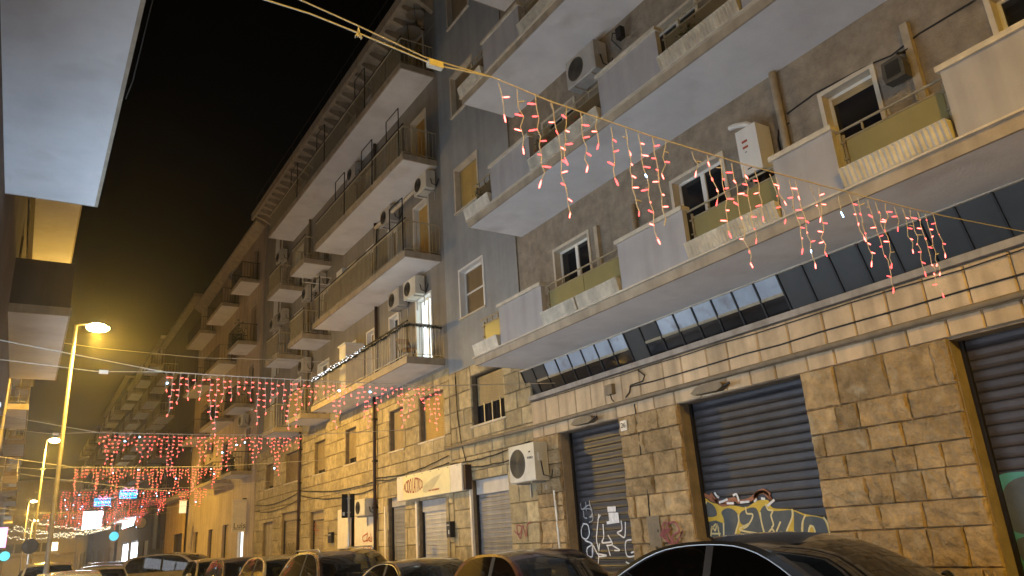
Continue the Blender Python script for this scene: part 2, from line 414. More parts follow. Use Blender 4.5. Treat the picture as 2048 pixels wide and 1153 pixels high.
def ribbon(mb, pts, wd, X):
    """flat stroke of (y,z) points painted on a facade plane"""
    for i in range(len(pts)-1):
        a, b = Vector((pts[i][0], pts[i][1])), Vector((pts[i+1][0], pts[i+1][1])); d = b-a
        if d.length < 1e-5: continue
        d.normalize(); nrm = Vector((-d.y, d.x))*wd/2; a2, b2 = a-d*wd*.25, b+d*wd*.25
        x = X-.0006*(i % 2)
        mb.quad((x, a2.x+nrm.x, a2.y+nrm.y), (x, b2.x+nrm.x, b2.y+nrm.y), (x, b2.x-nrm.x, b2.y-nrm.y), (x, a2.x-nrm.x, a2.y-nrm.y))
def spline(pts, closed=False, k=5):
    n = len(pts)
    if n < 3: return pts
    g = (lambda i: pts[i % n]) if closed else (lambda i: pts[max(0, min(n-1, i))])
    out = []
    for i in range(n if closed else n-1):
        p0, p1, p2, p3 = g(i-1), g(i), g(i+1), g(i+2)
        for j in range(k):
            t = j/k; out.append(tuple(.5*((2*b)+(c-a)*t+(2*a-5*b+4*c-d)*t*t+(3*b-a-3*c+d)*t**3) for a, b, c, d in zip(p0, p1, p2, p3)))
    return out if closed else out+[pts[-1]]
def pxs(o, s, pts, X): return spline([tuple(FX(o[0]+x/s, o[1]+y/s, X))[1:] for x, y in pts])

# ================================================================== THE SETTING
XW, XB = 9.25, 7.8
def sheet(name, x0, x1, y0, y1, z, m, th=.0):
    mb = MB()
    n = 24
    rows = [[(x0+(x1-x0)*i/2, y0+(y1-y0)*k/n, z) for i in range(3)] for k in range(n+1)]
    mb.grid(rows); o = mb.build(name, m); o['kind'] = 'structure'; return o
sheet('ground', -200, 200, -200, 600, -.06, 'asphalt')
sheet('road', .0, 7.1, -12, 150, 0, 'asphalt')
o = bx(7.25, 9.6, -12, 150, -.05, .12).build('pavement', 'paving'); o['kind'] = 'structure'
o = bx(-1.6, -.15, -12, 150, -.05, .12).build('pavement', 'paving'); o['kind'] = 'structure'
for kx in (7.1, -.15):
    ks = bx(kx, kx+.149, -12, 150, -.04, .118).build('kerb', 'kerb'); ks['kind'] = 'structure'
kerb_mesh = bx(0, .15, 0, .985, .119, .127).mesh('kerb_stone', 'kerb')
for i in range(40):
    inst('kerb_stone', kerb_mesh, None, (7.1, -8+i, 0))['kind'] = 'structure'

# ------------------------------------------------------------------ near apartment building
R1 = thing('apartment_building', 'grey brown stucco apartment block with long white balconies over dark shop shutters', 'building', (XW, 4, 0))
DOORS = [(11.03, 12.21), (7.37, 8.53), (4.62, 5.40), (1.9, 3.04), (-1.3, -.1), (-4.6, -3.4)]
FLOORS = [5.05, 8.24, 11.45, 14.65, 17.85]
YN, YJ, Y12 = -10.0, 13.68, 17.3
ops = [(a, b, f+.16, f+2.37) for f in FLOORS for a, b in DOORS]
up = wall_sheet(XW, YN, YJ, 5.05, 21, ops).build('wall', 'stucco', R1)
STRIPW = [(15.24, 16.45, 7.06+3.02*k, 8.36+3.02*k) for k in range(4)]
wall_sheet(XW-.03, YJ, Y12, 5.72, 21, STRIPW).build('wall', 'strip', R1)
bx(XW-.03, XW+.2, YJ-.012, YJ, 5.05, 21).build('wall_joint', 'mortar', R1)
bx(9.6, 19, YN, Y12, 0, 21).build('inner_wall', 'mortar', R1)
bx(9.3, 9.6, YN-.3, YN, 0, 21).build('end_wall', 'stucco', R1)
for k, f in enumerate(FLOORS):
    for j, (a, b) in enumerate(DOORS):
        kw = {}
        st = 'french'
        if (j, k) in ((2, 0), (4, 0)): st = 'open'
        o = window(R1, XW, a, b, f+.16, f+2.37, 'french' if st == 'french' else 'single', surround='lip', sill=False,
                   part=(.28 if (j+k) % 3 == 0 and k else 1.0) if st == 'french' else .05, blindmat='blind_tan')
for k, (a, b, c, d) in enumerate(STRIPW):
    window(R1, XW-.03, a, b, c, d, 'screen' if k == 0 else 'roller', surround='white_paint' if k == 0 else 'lip',
           blindmat=('blind_brown', 'blind_ochre', 'blind_brown', 'blind_brown')[k], fm='white_paint' if k == 0 else 'frame_metal')
# balconies
SOLID = [(10.85, 12.38), (7.1, 8.6), (4.55, 5.43), (1.75, 3.2), (-1.5, 0.0), (-4.9, -3.4), (-8, -6.4)]
GLAZ = [(12.38, 13.28), (8.6, 10.85), (5.43, 7.1), (3.2, 4.55), (0.0, 1.75), (-3.4, -1.5), (-6.4, -4.9)]
for k, f in enumerate(FLOORS):
    s = MB(); ye = 13.48
    s.cur = 1; s.quad((XB+.05, YN, f), (XB+.05, ye-.05, f), (XW, ye-.05, f), (XW, YN, f))
    s.cur = 0
    s.box(XB+.02, XW, YN, ye-.02, f+.004, f+.16)
    s.cur = 2
    s.box(XB-.03, XW, YN, ye+.03, f+.16, f+.185)
    bal = s.build('balcony', ['fascia', 'soffit', 'lip'], R1)
    zt = f+.185
    for a, b in SOLID:
        bx(XB+.015, XB+.105, a, b, zt, zt+.80).build('parapet', 'parapet', bal)
        bx(XB-.03, XB+.15, a-.03, b+.03, zt+.80, zt+.865).build('coping', 'coping', bal)
    for a, b in GLAZ:
        pm = 'panel_olive' if k == 0 else 'panel_brown'
        n = 2 if b-a > 2 else 1
        fr = MB()
        for e in (a+.06, b-.06): fr.box(XB+.14, XB+.17, e-.015, e+.015, zt, zt+.74)
        fr.box(XB+.14, XB+.17, a+.075, b-.075, zt+.66, zt+.68); fr.box(XB+.14, XB+.17, a+.075, b-.075, zt+.1, zt+.12)
        fr.tube([(XB+.11, a-.02, zt+.78), (XB+.11, b+.02, zt+.78)], .016, 6)
        for q in range(1, 4):
            yy = a+(b-a)*q/4; fr.box(XB+.115, XB+.135, yy-.01, yy+.01, zt+.68, zt+.78)
        for e in (a+.06, b-.06):
            for zz in (.15, .4, .62): fr.box(XB+.11, XB+.14, e-.03, e+.03, zt+zz, zt+zz+.02)
        fr.build('railing', 'frame_metal', bal)
        for q in range(n):
            p0, p1 = a+.078+(b-a-.156)*q/n, a+.078+(b-a-.156)*(q+1)/n
            bx(XB+.148, XB+.160, p0+.008, p1-.008, zt+.122, zt+.658).build('glass_panel', pm, bal)
# slanted glazing band under the first-floor balcony
gl = MB(); XT, XBt, ZT, ZB, ZM = 9.10, 9.34, 5.045, 4.46, 4.735
def gx(z): return XT+(XBt-XT)*(ZT-z)/(ZT-ZB)
NP = 52; pw = .4395
def gp(y, z, d=0): return (gx(z)+d, y, z)
band = bx(9.55, 9.58, YN, YJ, 4.43, 5.05).build('ribbon_window', 'black', R1)
for i in range(NP+1):
    y = YJ-.02-i*pw
    MB().hull8([gp(y-.014, ZT, -.02), gp(y+.014, ZT, -.02), gp(y+.014, ZT, .03), gp(y-.014, ZT, .03)], [gp(y-.014, ZB, -.02), gp(y+.014, ZB, -.02), gp(y+.014, ZB, .03), gp(y-.014, ZB, .03)]).build('mullion', 'dark_metal', band)
y_end = YJ-.02-NP*pw
tr = MB(); tr.box(XT-.03, XT+.05, y_end, YJ-.02, ZT-.02, ZT-.002); tr.build('head_rail', 'lip', band)
for i in range(NP):
    y1 = YJ-.02-i*pw-.015; y0 = y1-pw+.03
    dark_full = i in (0, 8) or i >= 16
    if dark_full:
        m = 'dusky_glass'
        MB().hull8([gp(y0, ZT-.02), gp(y1, ZT-.02), gp(y1, ZT-.02, .008), gp(y0, ZT-.02, .008)], [gp(y0, ZB), gp(y1, ZB), gp(y1, ZB, .008), gp(y0, ZB, .008)]).build('pane', m, band)
    else:
        m = 'frost_glass' if i not in (1, 9) else 'dusky_glass'
        MB().hull8([gp(y0, ZT-.02), gp(y1, ZT-.02), gp(y1, ZT-.02, .008), gp(y0, ZT-.02, .008)], [gp(y0, ZM+.03), gp(y1, ZM+.03), gp(y1, ZM+.03, .008), gp(y0, ZM+.03, .008)]).build('pane', m, band)
        MB().hull8([gp(y0, ZM+.03, -.015), gp(y1, ZM+.03, -.015), gp(y1, ZM+.03, .02), gp(y0, ZM+.03, .02)], [gp(y0, ZM-.01, -.015), gp(y1, ZM-.01, -.015), gp(y1, ZM-.01, .02), gp(y0, ZM-.01, .02)]).build('transom', 'frame_metal', band)
        MB().hull8([gp(y0, ZM-.012), gp(y1, ZM-.012), gp(y1, ZM-.012, .008), gp(y0, ZM-.012, .008)], [gp(y0, ZB), gp(y1, ZB), gp(y1, ZB, .008), gp(y0, ZB, .008)]).build('pane', 'dark_glass', band)
# ledge, stone band and piers
bx(9.13, 9.62, YN, YJ-.2, 4.345, 4.44).build('ledge', 'ledge', R1)
SH1 = [(10.62, 12.55, 0, 3.52), (6.62, 9.08, 0, 3.52), (1.6, 4.5, 0, 3.5), (-3.2, -.6, 0, 3.5), (-8, -5.5, 0, 3.5)]
wall_sheet(9.235, YN, YJ-.2, 0, 4.34, SH1, .3).build('base_wall', 'reveal', R1)
rs = random.Random(3)
stones(R1, 9.185, -3, 13.48, 3.75, 4.34, 'band', (.59, .59), (.42, .62), (), .05, .008, rs, 'stone_panel', .006)
stones(R1, 9.185, -3, 13.48, 3.525, 3.75, 'band', (.225, .225), (.42, .62), (), .05, .008, rs, 'stone_panel', .006)
for a, b in ((12.56, 13.48), (9.09, 10.61), (4.51, 6.61), (-.59, 1.59)):
    stones(R1, 9.165, a, b, 0.12, 3.525, 'rough', (.26, .48), (.25, .9), (), .07, .006, rs, proud=.04)
    for (e, sgn) in ((a, 1), (b, -1)):
        pass
for (a, b, c, d), m, lb in zip(SH1, ('shutter_blue', 'shutter_blue', 'shutter_brown', 'shutter_brown', 'shutter_brown'),
                           ('dark blue roller shutter sprayed with white tags', 'dark blue roller shutter with yellow graffiti', 'brown roller shutter with teal graffiti', None, None)):
    roller_shutter(R1, 9.235, a, b, c+.12, d, m, .128, .26, label=lb)
bx(9.5, 9.55, YN, YJ, 0, 3.6).build('backing', 'black', R1)
# strip base in stone with window and shutter
SA = (14.66, 16.38, 0, 2.9); WBIG = (14.62, 16.15, 4.2, 5.45)
wall_sheet(9.26, YJ-.2, Y12, 0, 5.72, [SA, WBIG], .3).build('base_wall', 'mortar', R1)
stones(R1, 9.215, YJ-.19, Y12, 0.12, 5.72, 'flat', (.36, .46), (.5, .95), [SA, WBIG], .045, .008, rs, proud=.012)
roller_shutter(R1, 9.24, *SA[:2], .12, SA[3], 'shutter_grey', .1, .16, box=.34)
window(R1, 9.24, *WBIG, 'roller', part=.62, blindmat='blind_tan', fm='dark_metal', glassm='dark_glass')
g = MB()
for y in (15.0, 15.38, 15.76): g.box(9.34, 9.36, y-.012, y+.012, 4.22, 4.72)
g.build('window_bars', 'galv', R1)
bx(9.2, 9.30, 16.383, 16.46, .12, 2.9).build('jamb', 'sign_pale', R1)

# pipes and cables on it
def run(name, label, cat, pts, r, m, n=8):
    o = MB().tube(pts, r, n).build(name, m, smooth=True); tag(o, label, cat); return o
run('conduit_pipe', 'thick dusty pipe running level along the stone band above the shutters', 'pipe', [(9.115, YN, 3.79), (9.115, 5, 3.785), (9.115, 13.45, 3.765), (9.13, 17.2, 3.80), (9.13, 17.5, 3.84)], .042, 'conduit')
def sag(y0, y1, z0, z1, X, s, n=16, jit=.0):
    return [(X+random.uniform(-jit, jit)*.3, y0+(y1-y0)*i/n, z0+(z1-z0)*i/n-s*4*(i/n)*(1-i/n)+random.uniform(-jit, jit)) for i in range(n+1)]
run('wall_cable', 'thin black cable clipped along the stone band below the slanted windows', 'cable', sag(YN, 10.2, 4.07, 4.02, 9.17, .02, 30, .012), .012, 'cable', 5)
run('wall_cable', 'second thin cable just under the ledge of the slanted windows', 'cable', sag(YN, 13.5, 4.27, 4.31, 9.16, .02, 30, .012), .009, 'cable', 5)
run('wall_cable', 'looped black cable hanging below the round junction box on the stone band', 'cable', [(9.15, 9.9, 4.27), (9.15, 9.75, 4.15), (9.15, 9.82, 4.06), (9.15, 10.15, 4.05), (9.15, 10.2, 3.93), (9.15, 10.32, 3.86)], .014, 'cable', 5)
run('wall_cable', 'cable dropping from the stone band down beside the house number plate', 'cable', [(9.16, 10.12, 3.7), (9.17, 10.1, 3.2), (9.17, 10.12, 2.7), (9.17, 10.05, 2.2), (9.17, 10.08, 1.75)], .011, 'cable', 5)
jb = thing('junction_box', 'small grey box with broken cable ends on the stone band', 'box', (9.13, 10.72, 4.0))
bx(9.09, 9.18, 10.62, 10.82, 3.98, 4.17).build('cover', 'conduit', jb); MB().tube([(9.1, 10.68, 3.98), (9.1, 10.66, 3.88), (9.12, 10.62, 3.83)], .01, 5).build('cable_tail', 'cable', jb)
for yc, lb in ((11.55, 'broken oval lamp housing above the white tagged blue shutter'), (8.25, 'broken oval lamp housing above the yellow graffiti shutter')):
    t = thing('lamp_housing', lb, 'lamp', (9.15, yc, 3.62))
    mb = MB(); pr = [(yc-.34, 3.60), (yc-.30, 3.66), (yc-.1, 3.705), (yc+.22, 3.68), (yc+.36, 3.60), (yc+.3, 3.565), (yc-.2, 3.55)]
    mb.prism_x(pr, 9.03, 9.185); mb.build('housing', 'conduit', t)
    MB().tube([(9.06, yc-.3, 3.6), (9.0, yc-.42, 3.59), (9.02, yc-.5, 3.62)], .022, 6).build('arm', 'dark_metal', t)
# house number
t = thing('house_number', 'small white plate with the number 26 on the rough stone pier', 'sign', (9.13, 10.44, 3.36))
bx(9.125, 9.14, 10.35, 10.53, 3.27, 3.45).build('plate', 'white_paint', t)
bx(9.120, 9.1245, 10.365, 10.515, 3.285, 3.435).build('plate_face', 'sign_pale', t)
lettering(t, '26', .13, (9.116, 10.44, 3.36), (0, -1, 0), (0, 0, 1), 'ink')
t = thing('meter_cabinet', 'small flush metal utility door low on the stone pier', 'cabinet', (9.15, 9.95, 1.2))
bx(9.12, 9.17, 9.8, 10.1, 1.25, 1.75).build('door', 'conduit', t); bx(9.114, 9.1195, 9.84, 9.87, 1.48, 1.53).build('lock', 'black', t)

# graffiti (flat paint on shutters and stone)
XS = 9.235+.26-.016
s26 = [o for o in R1.children if o.name.startswith('roller_shutter')]
g = MB(); O = (1040, 820); S = 3.463
for pts in ([(545, 725), (535, 830), (530, 900), (545, 980), (540, 1100)], [(555, 730), (540, 760)], [(440, 790), (425, 830), (430, 880), (460, 895), (480, 860), (470, 800), (440, 790)],
            [(450, 905), (500, 930), (465, 960), (470, 1010), (500, 1015), (505, 950)], [(500, 1010), (505, 940), (540, 1000), (550, 930)], [(575, 795), (580, 880), (570, 920), (635, 915)], [(610, 870), (640, 930), (600, 940)],
            [(640, 940), (690, 972), (655, 975)], [(550, 1000), (600, 1010), (545, 1018)], [(605, 940), (625, 1010)],
            [(770, 900), (735, 910), (730, 960), (745, 1015), (795, 1010), (795, 985), (770, 990)], [(735, 1055), (770, 1080), (745, 1110), (780, 1130)],
            [(700, 770), (705, 830), (675, 850), (690, 865), (725, 880), (730, 780)]):
    g = MB(); ribbon(g, pxs(O, S, pts, XS), .028, XS); g.build('graffiti', 'paint_white', s26[0])
g = MB()
for pts in ([(420, 650), (430, 690), (480, 660), (500, 720), (470, 750), (440, 740)], [(430, 690), (490, 690), (505, 760), (480, 780)], [(455, 640), (460, 700)], [(480, 630), (490, 680)], [(440, 700), (450, 750), (500, 740)]):
    ribbon(g, pxs(O, S, pts, XS), .02, XS-.002)
g.build('graffiti', 'paint_grey', s26[0])
g = MB()
def poly(mb, o, s, pts, X):
    q = spline([tuple(FX(o[0]+x/s, o[1]+y/s, X))[1:] for x, y in pts], True, 4) if len(pts) > 6 else [tuple(FX(o[0]+x/s, o[1]+y/s, X))[1:] for x, y in pts]; mb.add([(X, *p) for p in q], [tuple(range(len(q)))])
poly(g, O, S, [(603, 672), (662, 668), (664, 705), (608, 708)], XS); poly(g, O, S, [(612, 712), (680, 712), (688, 782), (602, 794), (600, 775), (618, 770)], XS-.001)
g.build('graffiti', 'paint_white', s26[0])
O, S = (1380, 960), 6.4
g = MB(); poly(g, O, S, [(70, 300), (120, 230), (200, 235), (300, 300), (560, 330), (720, 350), (860, 270), (1000, 262), (1060, 360), (1300, 380), (1480, 440), (1690, 480), (1770, 560), (1830, 900), (1840, 1100), (120, 1100), (80, 700), (120, 560), (70, 460)], XS); g.build('graffiti', 'paint_yellow', s26[1])
g = MB()
for pts in ([(110, 330), (150, 285), (230, 285), (310, 340), (345, 440), (300, 475), (170, 470), (110, 400)], [(220, 540), (330, 520), (430, 560), (440, 1100), (215, 1100)], [(400, 420), (470, 365), (560, 385), (620, 460), (625, 560), (590, 700), (570, 1100), (445, 1100), (440, 560)],
            [(640, 430), (760, 360), (850, 370), (890, 480), (940, 700), (1000, 1100), (610, 1100), (630, 700), (740, 600), (650, 560)], [(900, 400), (960, 330), (1060, 400), (1300, 390), (1310, 480), (1240, 640), (1180, 1100), (1010, 1100), (960, 700), (910, 480)],
            [(1330, 400), (1460, 460), (1420, 620), (1430, 1100), (1335, 1100), (1330, 620)], [(1500, 470), (1690, 495), (1750, 600), (1790, 800), (1800, 1100), (1640, 1100), (1600, 640), (1560, 590), (1520, 620), (1510, 1100), (1450, 1100), (1455, 560)]):
    g = MB(); poly(g, O, S, pts, XS-.0025); g.build('graffiti', 'paint_slate', s26[1])
g = MB()
for pts in ([(150, 430), (215, 280)], [(110, 400), (170, 400)], [(620, 450), (625, 540), (580, 720), (600, 900)], [(715, 350), (730, 430), (800, 440), (795, 500), (740, 590), (690, 620)], [(760, 560), (640, 640), (900, 690)], [(900, 420), (930, 600), (980, 700), (1050, 630), (1090, 690)], [(970, 310), (1000, 380), (1060, 400), (1040, 460), (1070, 570), (1050, 610)], [(1160, 540), (1110, 660)], [(1310, 380), (1310, 480), (1240, 660), (1220, 800)],
            [(1480, 450), (1440, 560), (1445, 720), (1440, 900)], [(1520, 700), (1530, 620), (1560, 590), (1600, 650), (1610, 800)], [(270, 690), (390, 690)], [(270, 720), (285, 600), (325, 650), (350, 570), (380, 720)], [(280, 640), (330, 570), (370, 620)], [(1715, 480), (1770, 580), (1800, 740), (1800, 900)], [(430, 560), (435, 720)]):
    g = MB(); ribbon(g, pxs(O, S, pts, XS), .026, XS-.005); g.build('graffiti', 'paint_cream', s26[1])
g = MB()
for pts in ([(110, 230), (200, 200), (300, 260), (420, 290), (560, 250), (640, 280), (780, 250), (860, 180), (950, 160), (1020, 230), (1050, 280)], [(270, 190), (330, 260), (420, 320), (560, 290)], [(840, 250), (850, 190), (940, 140), (1020, 190)], [(1780, 480), (1830, 700)], [(1840, 480), (1890, 720)]):
    g = MB(); ribbon(g, pxs(O, S, pts, XS), .06, XS-.007); g.build('graffiti', 'paint_rust', s26[1])
for pts in ([(320, 170), (360, 220), (370, 215)], [(560, 200), (600, 190), (630, 270)], [(380, 290), (440, 270), (480, 250)], [(480, 300), (560, 300)], [(650, 290), (760, 280)], [(830, 280), (855, 250)], [(920, 240), (960, 245)], [(1000, 330), (1080, 260)]):
    g = MB(); ribbon(g, pxs(O, S, pts, XS), .035, XS-.009); g.build('graffiti', 'paint_white', s26[1])
O, S = (1740, 600), 2.085
g = MB(); poly(g, O, S, [(505, 800), (520, 750), (570, 722), (700, 720), (900, 760), (900, 1250), (600, 1250), (600, 1150), (570, 1040), (560, 980), (520, 880)], XS); g.build('graffiti', 'paint_teal', s26[2])
g = MB(); poly(g, O, S, [(555, 800), (590, 755), (660, 735), (720, 760), (720, 960), (600, 965), (560, 880)], XS-.002); g.build('graffiti', 'paint_slate', s26[2]); g = MB(); poly(g, O, S, [(612, 1000), (650, 985), (760, 985), (780, 1100), (640, 1090), (615, 1050)], XS-.002); g.build('graffiti', 'paint_slate', s26[2])
g = MB(); XG = 9.115
for o_, s_, pts in (((1040, 820), 3.463, [(1035, 790), (1000, 780), (985, 820), (1010, 840), (970, 870), (1010, 880), (1035, 930)]), ((900, 740), 2.792, [(1180, 905), (1230, 890), (1190, 930), (1240, 970), (1210, 880), (1250, 850), (1280, 900), (1240, 930), (1260, 970), (1300, 900), (1285, 930)]),):
    ribbon(g, pxs(o_, s_, pts, XG), .03, XG)
g.build('graffiti', 'paint_mauve', R1)
g = MB(); XG = 9.19
ribbon(g, pxs((900, 740), 2.792, [(360, 900), (385, 920), (400, 880), (375, 870), (380, 920), (395, 940), (405, 870), (425, 930), (430, 870), (450, 850)], XG), .03, XG)
g.build('graffiti', 'paint_mauve', R1)

# ------------------------------------------------------------------ middle building
R2 = thing('apartment_building', 'brown grey apartment block with barred balconies and bracketed roof cornice', 'building', (XW, 27, 0))
yp = lambda px, py=1060: FX(px, py, XW).y
Y23 = 37.0; STZ = 5.95
GFS = [(17.72, 19.42, 0, 2.62), (20.28, 21.5, 0, 2.84), (yp(712), yp(702), 0, 2.45), (yp(649), yp(621), 0, 2.85), (yp(597), yp(563), 0, 3.0), (yp(547), yp(526), 0, 2.75)]
GFW = [(17.65, 19.17, 4.18, 5.42), (20.28, 21.3, 4.18, 5.40), (24.08, 25.15, 4.2, 5.38), (27.2, 28.5, 4.18, 5.38), (30.4, 32.3, 4.18, 5.40), (34.0, 35.4, 4.18, 5.25)]
ENT = (yp(678), yp(752))
wall_sheet(9.26, Y12, Y23, 0, STZ, GFS+GFW, .3).build('base_wall', 'mortar', R2)
ent = (min(ENT), max(ENT), 0, 2.75)
wall_sheet(9.2, ent[0], ent[1], 0.12, 2.75, [GFS[2]], .2).build('plaster_panel', 'sign_pale', R2)
stones(R2, 9.215, Y12+.005, Y23, .12, STZ, 'flat', (.40, .52), (.62, 1.2), GFS+GFW+[ent], .045, .008, rs, proud=.014)
FL2 = [6.05, 9.05, 12.06, 15.13]
W2 = [(18.25, 19.22), (20.55, 21.2), (22.5, 23.1), (24.2, 25.2), (27.0, 28.2), (30.5, 31.6), (34.0, 35.0)]
ops2 = [(a, b, f+.2, f+2.3) for f in FL2 for a, b in W2]
wall_sheet(XW, Y12, Y23, STZ, 18.3, ops2).build('wall', 'plaster2', R2)
bx(9.6, 19, Y12, Y23, 0, 18.3).build('inner_wall', 'mortar', R2)
for k, f in enumerate(FL2):
    for j, (a, b) in enumerate(W2):
        kw = dict(surround='white_paint', sill=False)
        if (j, k) == (0, 0): window(R2, XW, a, b, f+.2, f+2.3, 'french', lit='E_room', **kw)
        elif j == 0: window(R2, XW, a, b, f+.2, f+2.3, 'roller', blindmat='blind_ochre', **kw)
        elif (j+k) % 3 == 1: window(R2, XW, a, b, f+.2, f+2.3, 'french', **kw)
        else: window(R2, XW, a, b, f+.2, f+2.3, 'roller', blindmat='blind_brown', **kw)
for j, wd in enumerate(GFW):
    window(R2, 9.24, *wd, 'roller', part=(1, 1, .85, .9, 1, .9)[j], blindmat=('blind_ochre', 'blind_tan', 'blind_tan', 'blind_tan', 'blind_brown', 'blind_brown')[j], fm='frame_metal')
for j, (sh, m) in enumerate(zip(GFS, ('shutter_light', 'shutter_grey', None, 'shutter_tan', 'shutter_tan', None))):
    if m: roller_shutter(R2, 9.24, sh[0], sh[1], .12, sh[3], m, .11, .16, box=.3 if j != 1 else .26)
    else:
        d = bx(9.36, 9.4, sh[0], sh[1], .12, sh[3]).build('door', 'door_wood' if j == 2 else 'door_dirty', R2)
        bx(9.31, 9.355, sh[0]+.08, sh[0]+.12, 1.1, 1.25).build('handle', 'dark_metal', d)
for yy in (19.44, 22.02-.4): bx(9.19, 9.27, yy, yy+.1, .12, 2.62).build('jamb', 'sign_pale', R2)
bx(9.19, 9.27, 17.55, 17.70, .12, 2.62).build('jamb', 'stone_flat', R2)
def rail(mb, pts, z, h, step=.11, r=.007, top=.018, low=.08):
    """bars along a polyline of (x,y)"""
    for (x0, y0), (x1, y1) in zip(pts[:-1], pts[1:]):
        L = math.hypot(x1-x0, y1-y0); n = max(2, int(L/step))
        mb.tube([(x0, y0, z+h), (x1, y1, z+h)], top, 6); mb.tube([(x0, y0, z+low), (x1, y1, z+low)], .012, 4)
        for i in range(n+1):
            x, y = x0+(x1-x0)*i/n, y0+(y1-y0)*i/n; mb.box(x-r, x+r, y-r, y+r, z+low if i % 12 else z, z+h)
    return mb
def bar_balcony(parent, y0, y1, z, xf, xw=XW, th=.19, railm='rail_tan', topm=None, screen=None, h=.92, dirx=1, step=.11, soff='soffit', fas='fascia', cut=0):
    s = MB(); s.cur = 1; e = .04*dirx
    s.quad((xf+e, y0+.04, z), (xf+e, y1-.04, z), (xw, y1-.04, z), (xw, y0+.04, z)); s.cur = 0
    xa, xb = sorted((xf, xw)); s.box(xa, xb, y0, y1, z+.004, z+th)
    b = s.build('balcony', [fas, soff], parent)
    i = .05*dirx
    rail(MB(), [(xw, y0+.05), (xf+i, y0+.05), (xf+i, y1-.05), (xw, y1-.05)], z+th, h, step).build('railing', railm, b)
    if topm: MB().tube([(xf+i, y0+.02, z+th+h+.06), (xf+i, y1-.02, z+th+h+.06)], .022, 6).build('hand_rail', topm, b)
    if screen:
        a_, b_ = sorted((xf+i*1.6, xf+i*1.9))
        n = max(1, int((y1-y0)/1.2)); p = (y1-y0-.16)/n
        for q in range(n):
            if (q*7+int(z)+int(y0)) % 5 not in (1, 3): bx(a_, b_, y0+.08+q*p+.01, y0+.08+(q+1)*p-.01, z+th+.1, z+th+h-.03).build('privacy_screen', screen, b)
    return b
for k, f in enumerate(FL2):
    bar_balcony(R2, 17.55, 25.5 if k < 3 else 32.2, f, 8.12, railm='lip' if k == 0 else 'rail_tan', topm='dark_metal', screen=None if k == 0 else 'mat_tan')
    if k < 3:
        bar_balcony(R2, 26.75, 28.55, f, 8.12, topm='dark_metal', screen='mat_tan')
        bar_balcony(R2, 30.15, 32.0, f, 8.12, topm='dark_metal', screen='mat_tan')
# roof cornice with brackets
c = MB(); c.box(8.40, 9.7, Y12-.02, 36.6, 18.0, 18.14); c.box(8.34, 8.46, Y12-.02, 36.65, 17.84, 18.2)
cor = c.build('cornice', 'fascia', R2)
brm = MB().prism_y([(9.25, 17.5), (9.25, 17.995), (8.47, 17.995), (8.47, 17.86), (8.9, 17.72)], 0, .16).mesh('bracket', 'fascia')
for i in range(28): inst('bracket', brm, cor, (0, Y12+.15+i*.69, 0))
wall_sheet(9.248, Y12, Y23, 17.0, 17.04, [], 0).build('frieze', 'fascia', R2)
rf = MB(); rail(rf, [(8.5, 17.4), (8.5, 36.4)], 18.2, .8, 1.2, .012, .016); rf.build('roof_railing', 'dark_metal', R2)
# dark awning and clothesline frames on the balconies
for (y, k, lb) in ((17.85, 2, 'at the corner of the third barred balcony'), (19.9, 2, 'in the middle of the third barred balcony'), (22.4, 2, 'at the downpipe on the third barred balcony'), (24.6, 3, 'on the top barred balcony by its air conditioner'), (20.5, 3, 'on the top barred balcony near the satellite dishes'), (28, 3, 'on the far half of the top barred balcony'), (17.7, 1, 'before the ochre blind on the second barred balcony'), (24.9, 1, 'by the white cabinet on the second barred balcony')):
    z = FL2[k]+.19
    t = thing('clothesline_frame', 'thin dark metal frame '+lb, 'frame', (8.17, y, z), group='metal frames on the barred balconies')
    MB().tube([(8.15, y, z), (8.15, y, z+1.65), (8.15, y+.9, z+1.65), (8.15, y+.9, z+.95)], .018, 5).build('bars', 'dark_metal', t)

# drainpipes
for y, z1, lb in ((22.25, 6.03, 'dark brown drainpipe left of the cream shop sign'), (30.0, 6.03, 'dark brown drainpipe between the two tan shutters')):
    t = thing('drainpipe', lb, 'pipe', (9.15, y, 0))
    MB().tube([(9.12, y, .12), (9.12, y, z1-.4), (9.12, y+.0, z1)], .055, 8).build('pipe', 'pipe_brown', t, smooth=True)
    for zz in (1.2, 2.6, 4.0, 5.3): bx(9.06, 9.21, y-.07, y+.07, zz, zz+.05).build('clamp', 'dark_metal', t)
for y, z0, z1, lb in ((22.12, 6.3, 9.02, 'dark downpipe under the second balcony of the brown block'), (22.12, 9.3, 12.02, 'dark downpipe under the third balcony of the brown block'), (22.12, 12.3, 15.1, 'dark downpipe under the top balcony of the brown block'), (29.4, 6.3, 15.1, 'tall tan downpipe between the two stacks of small balconies')):
    t = thing('downpipe', lb, 'pipe', (9.15, y, z0)); MB().tube([(9.16, y, z0), (9.16, y, z1)], .06, 8).build('pipe', 'pipe_brown' if y < 25 else 'conduit', t, smooth=True)
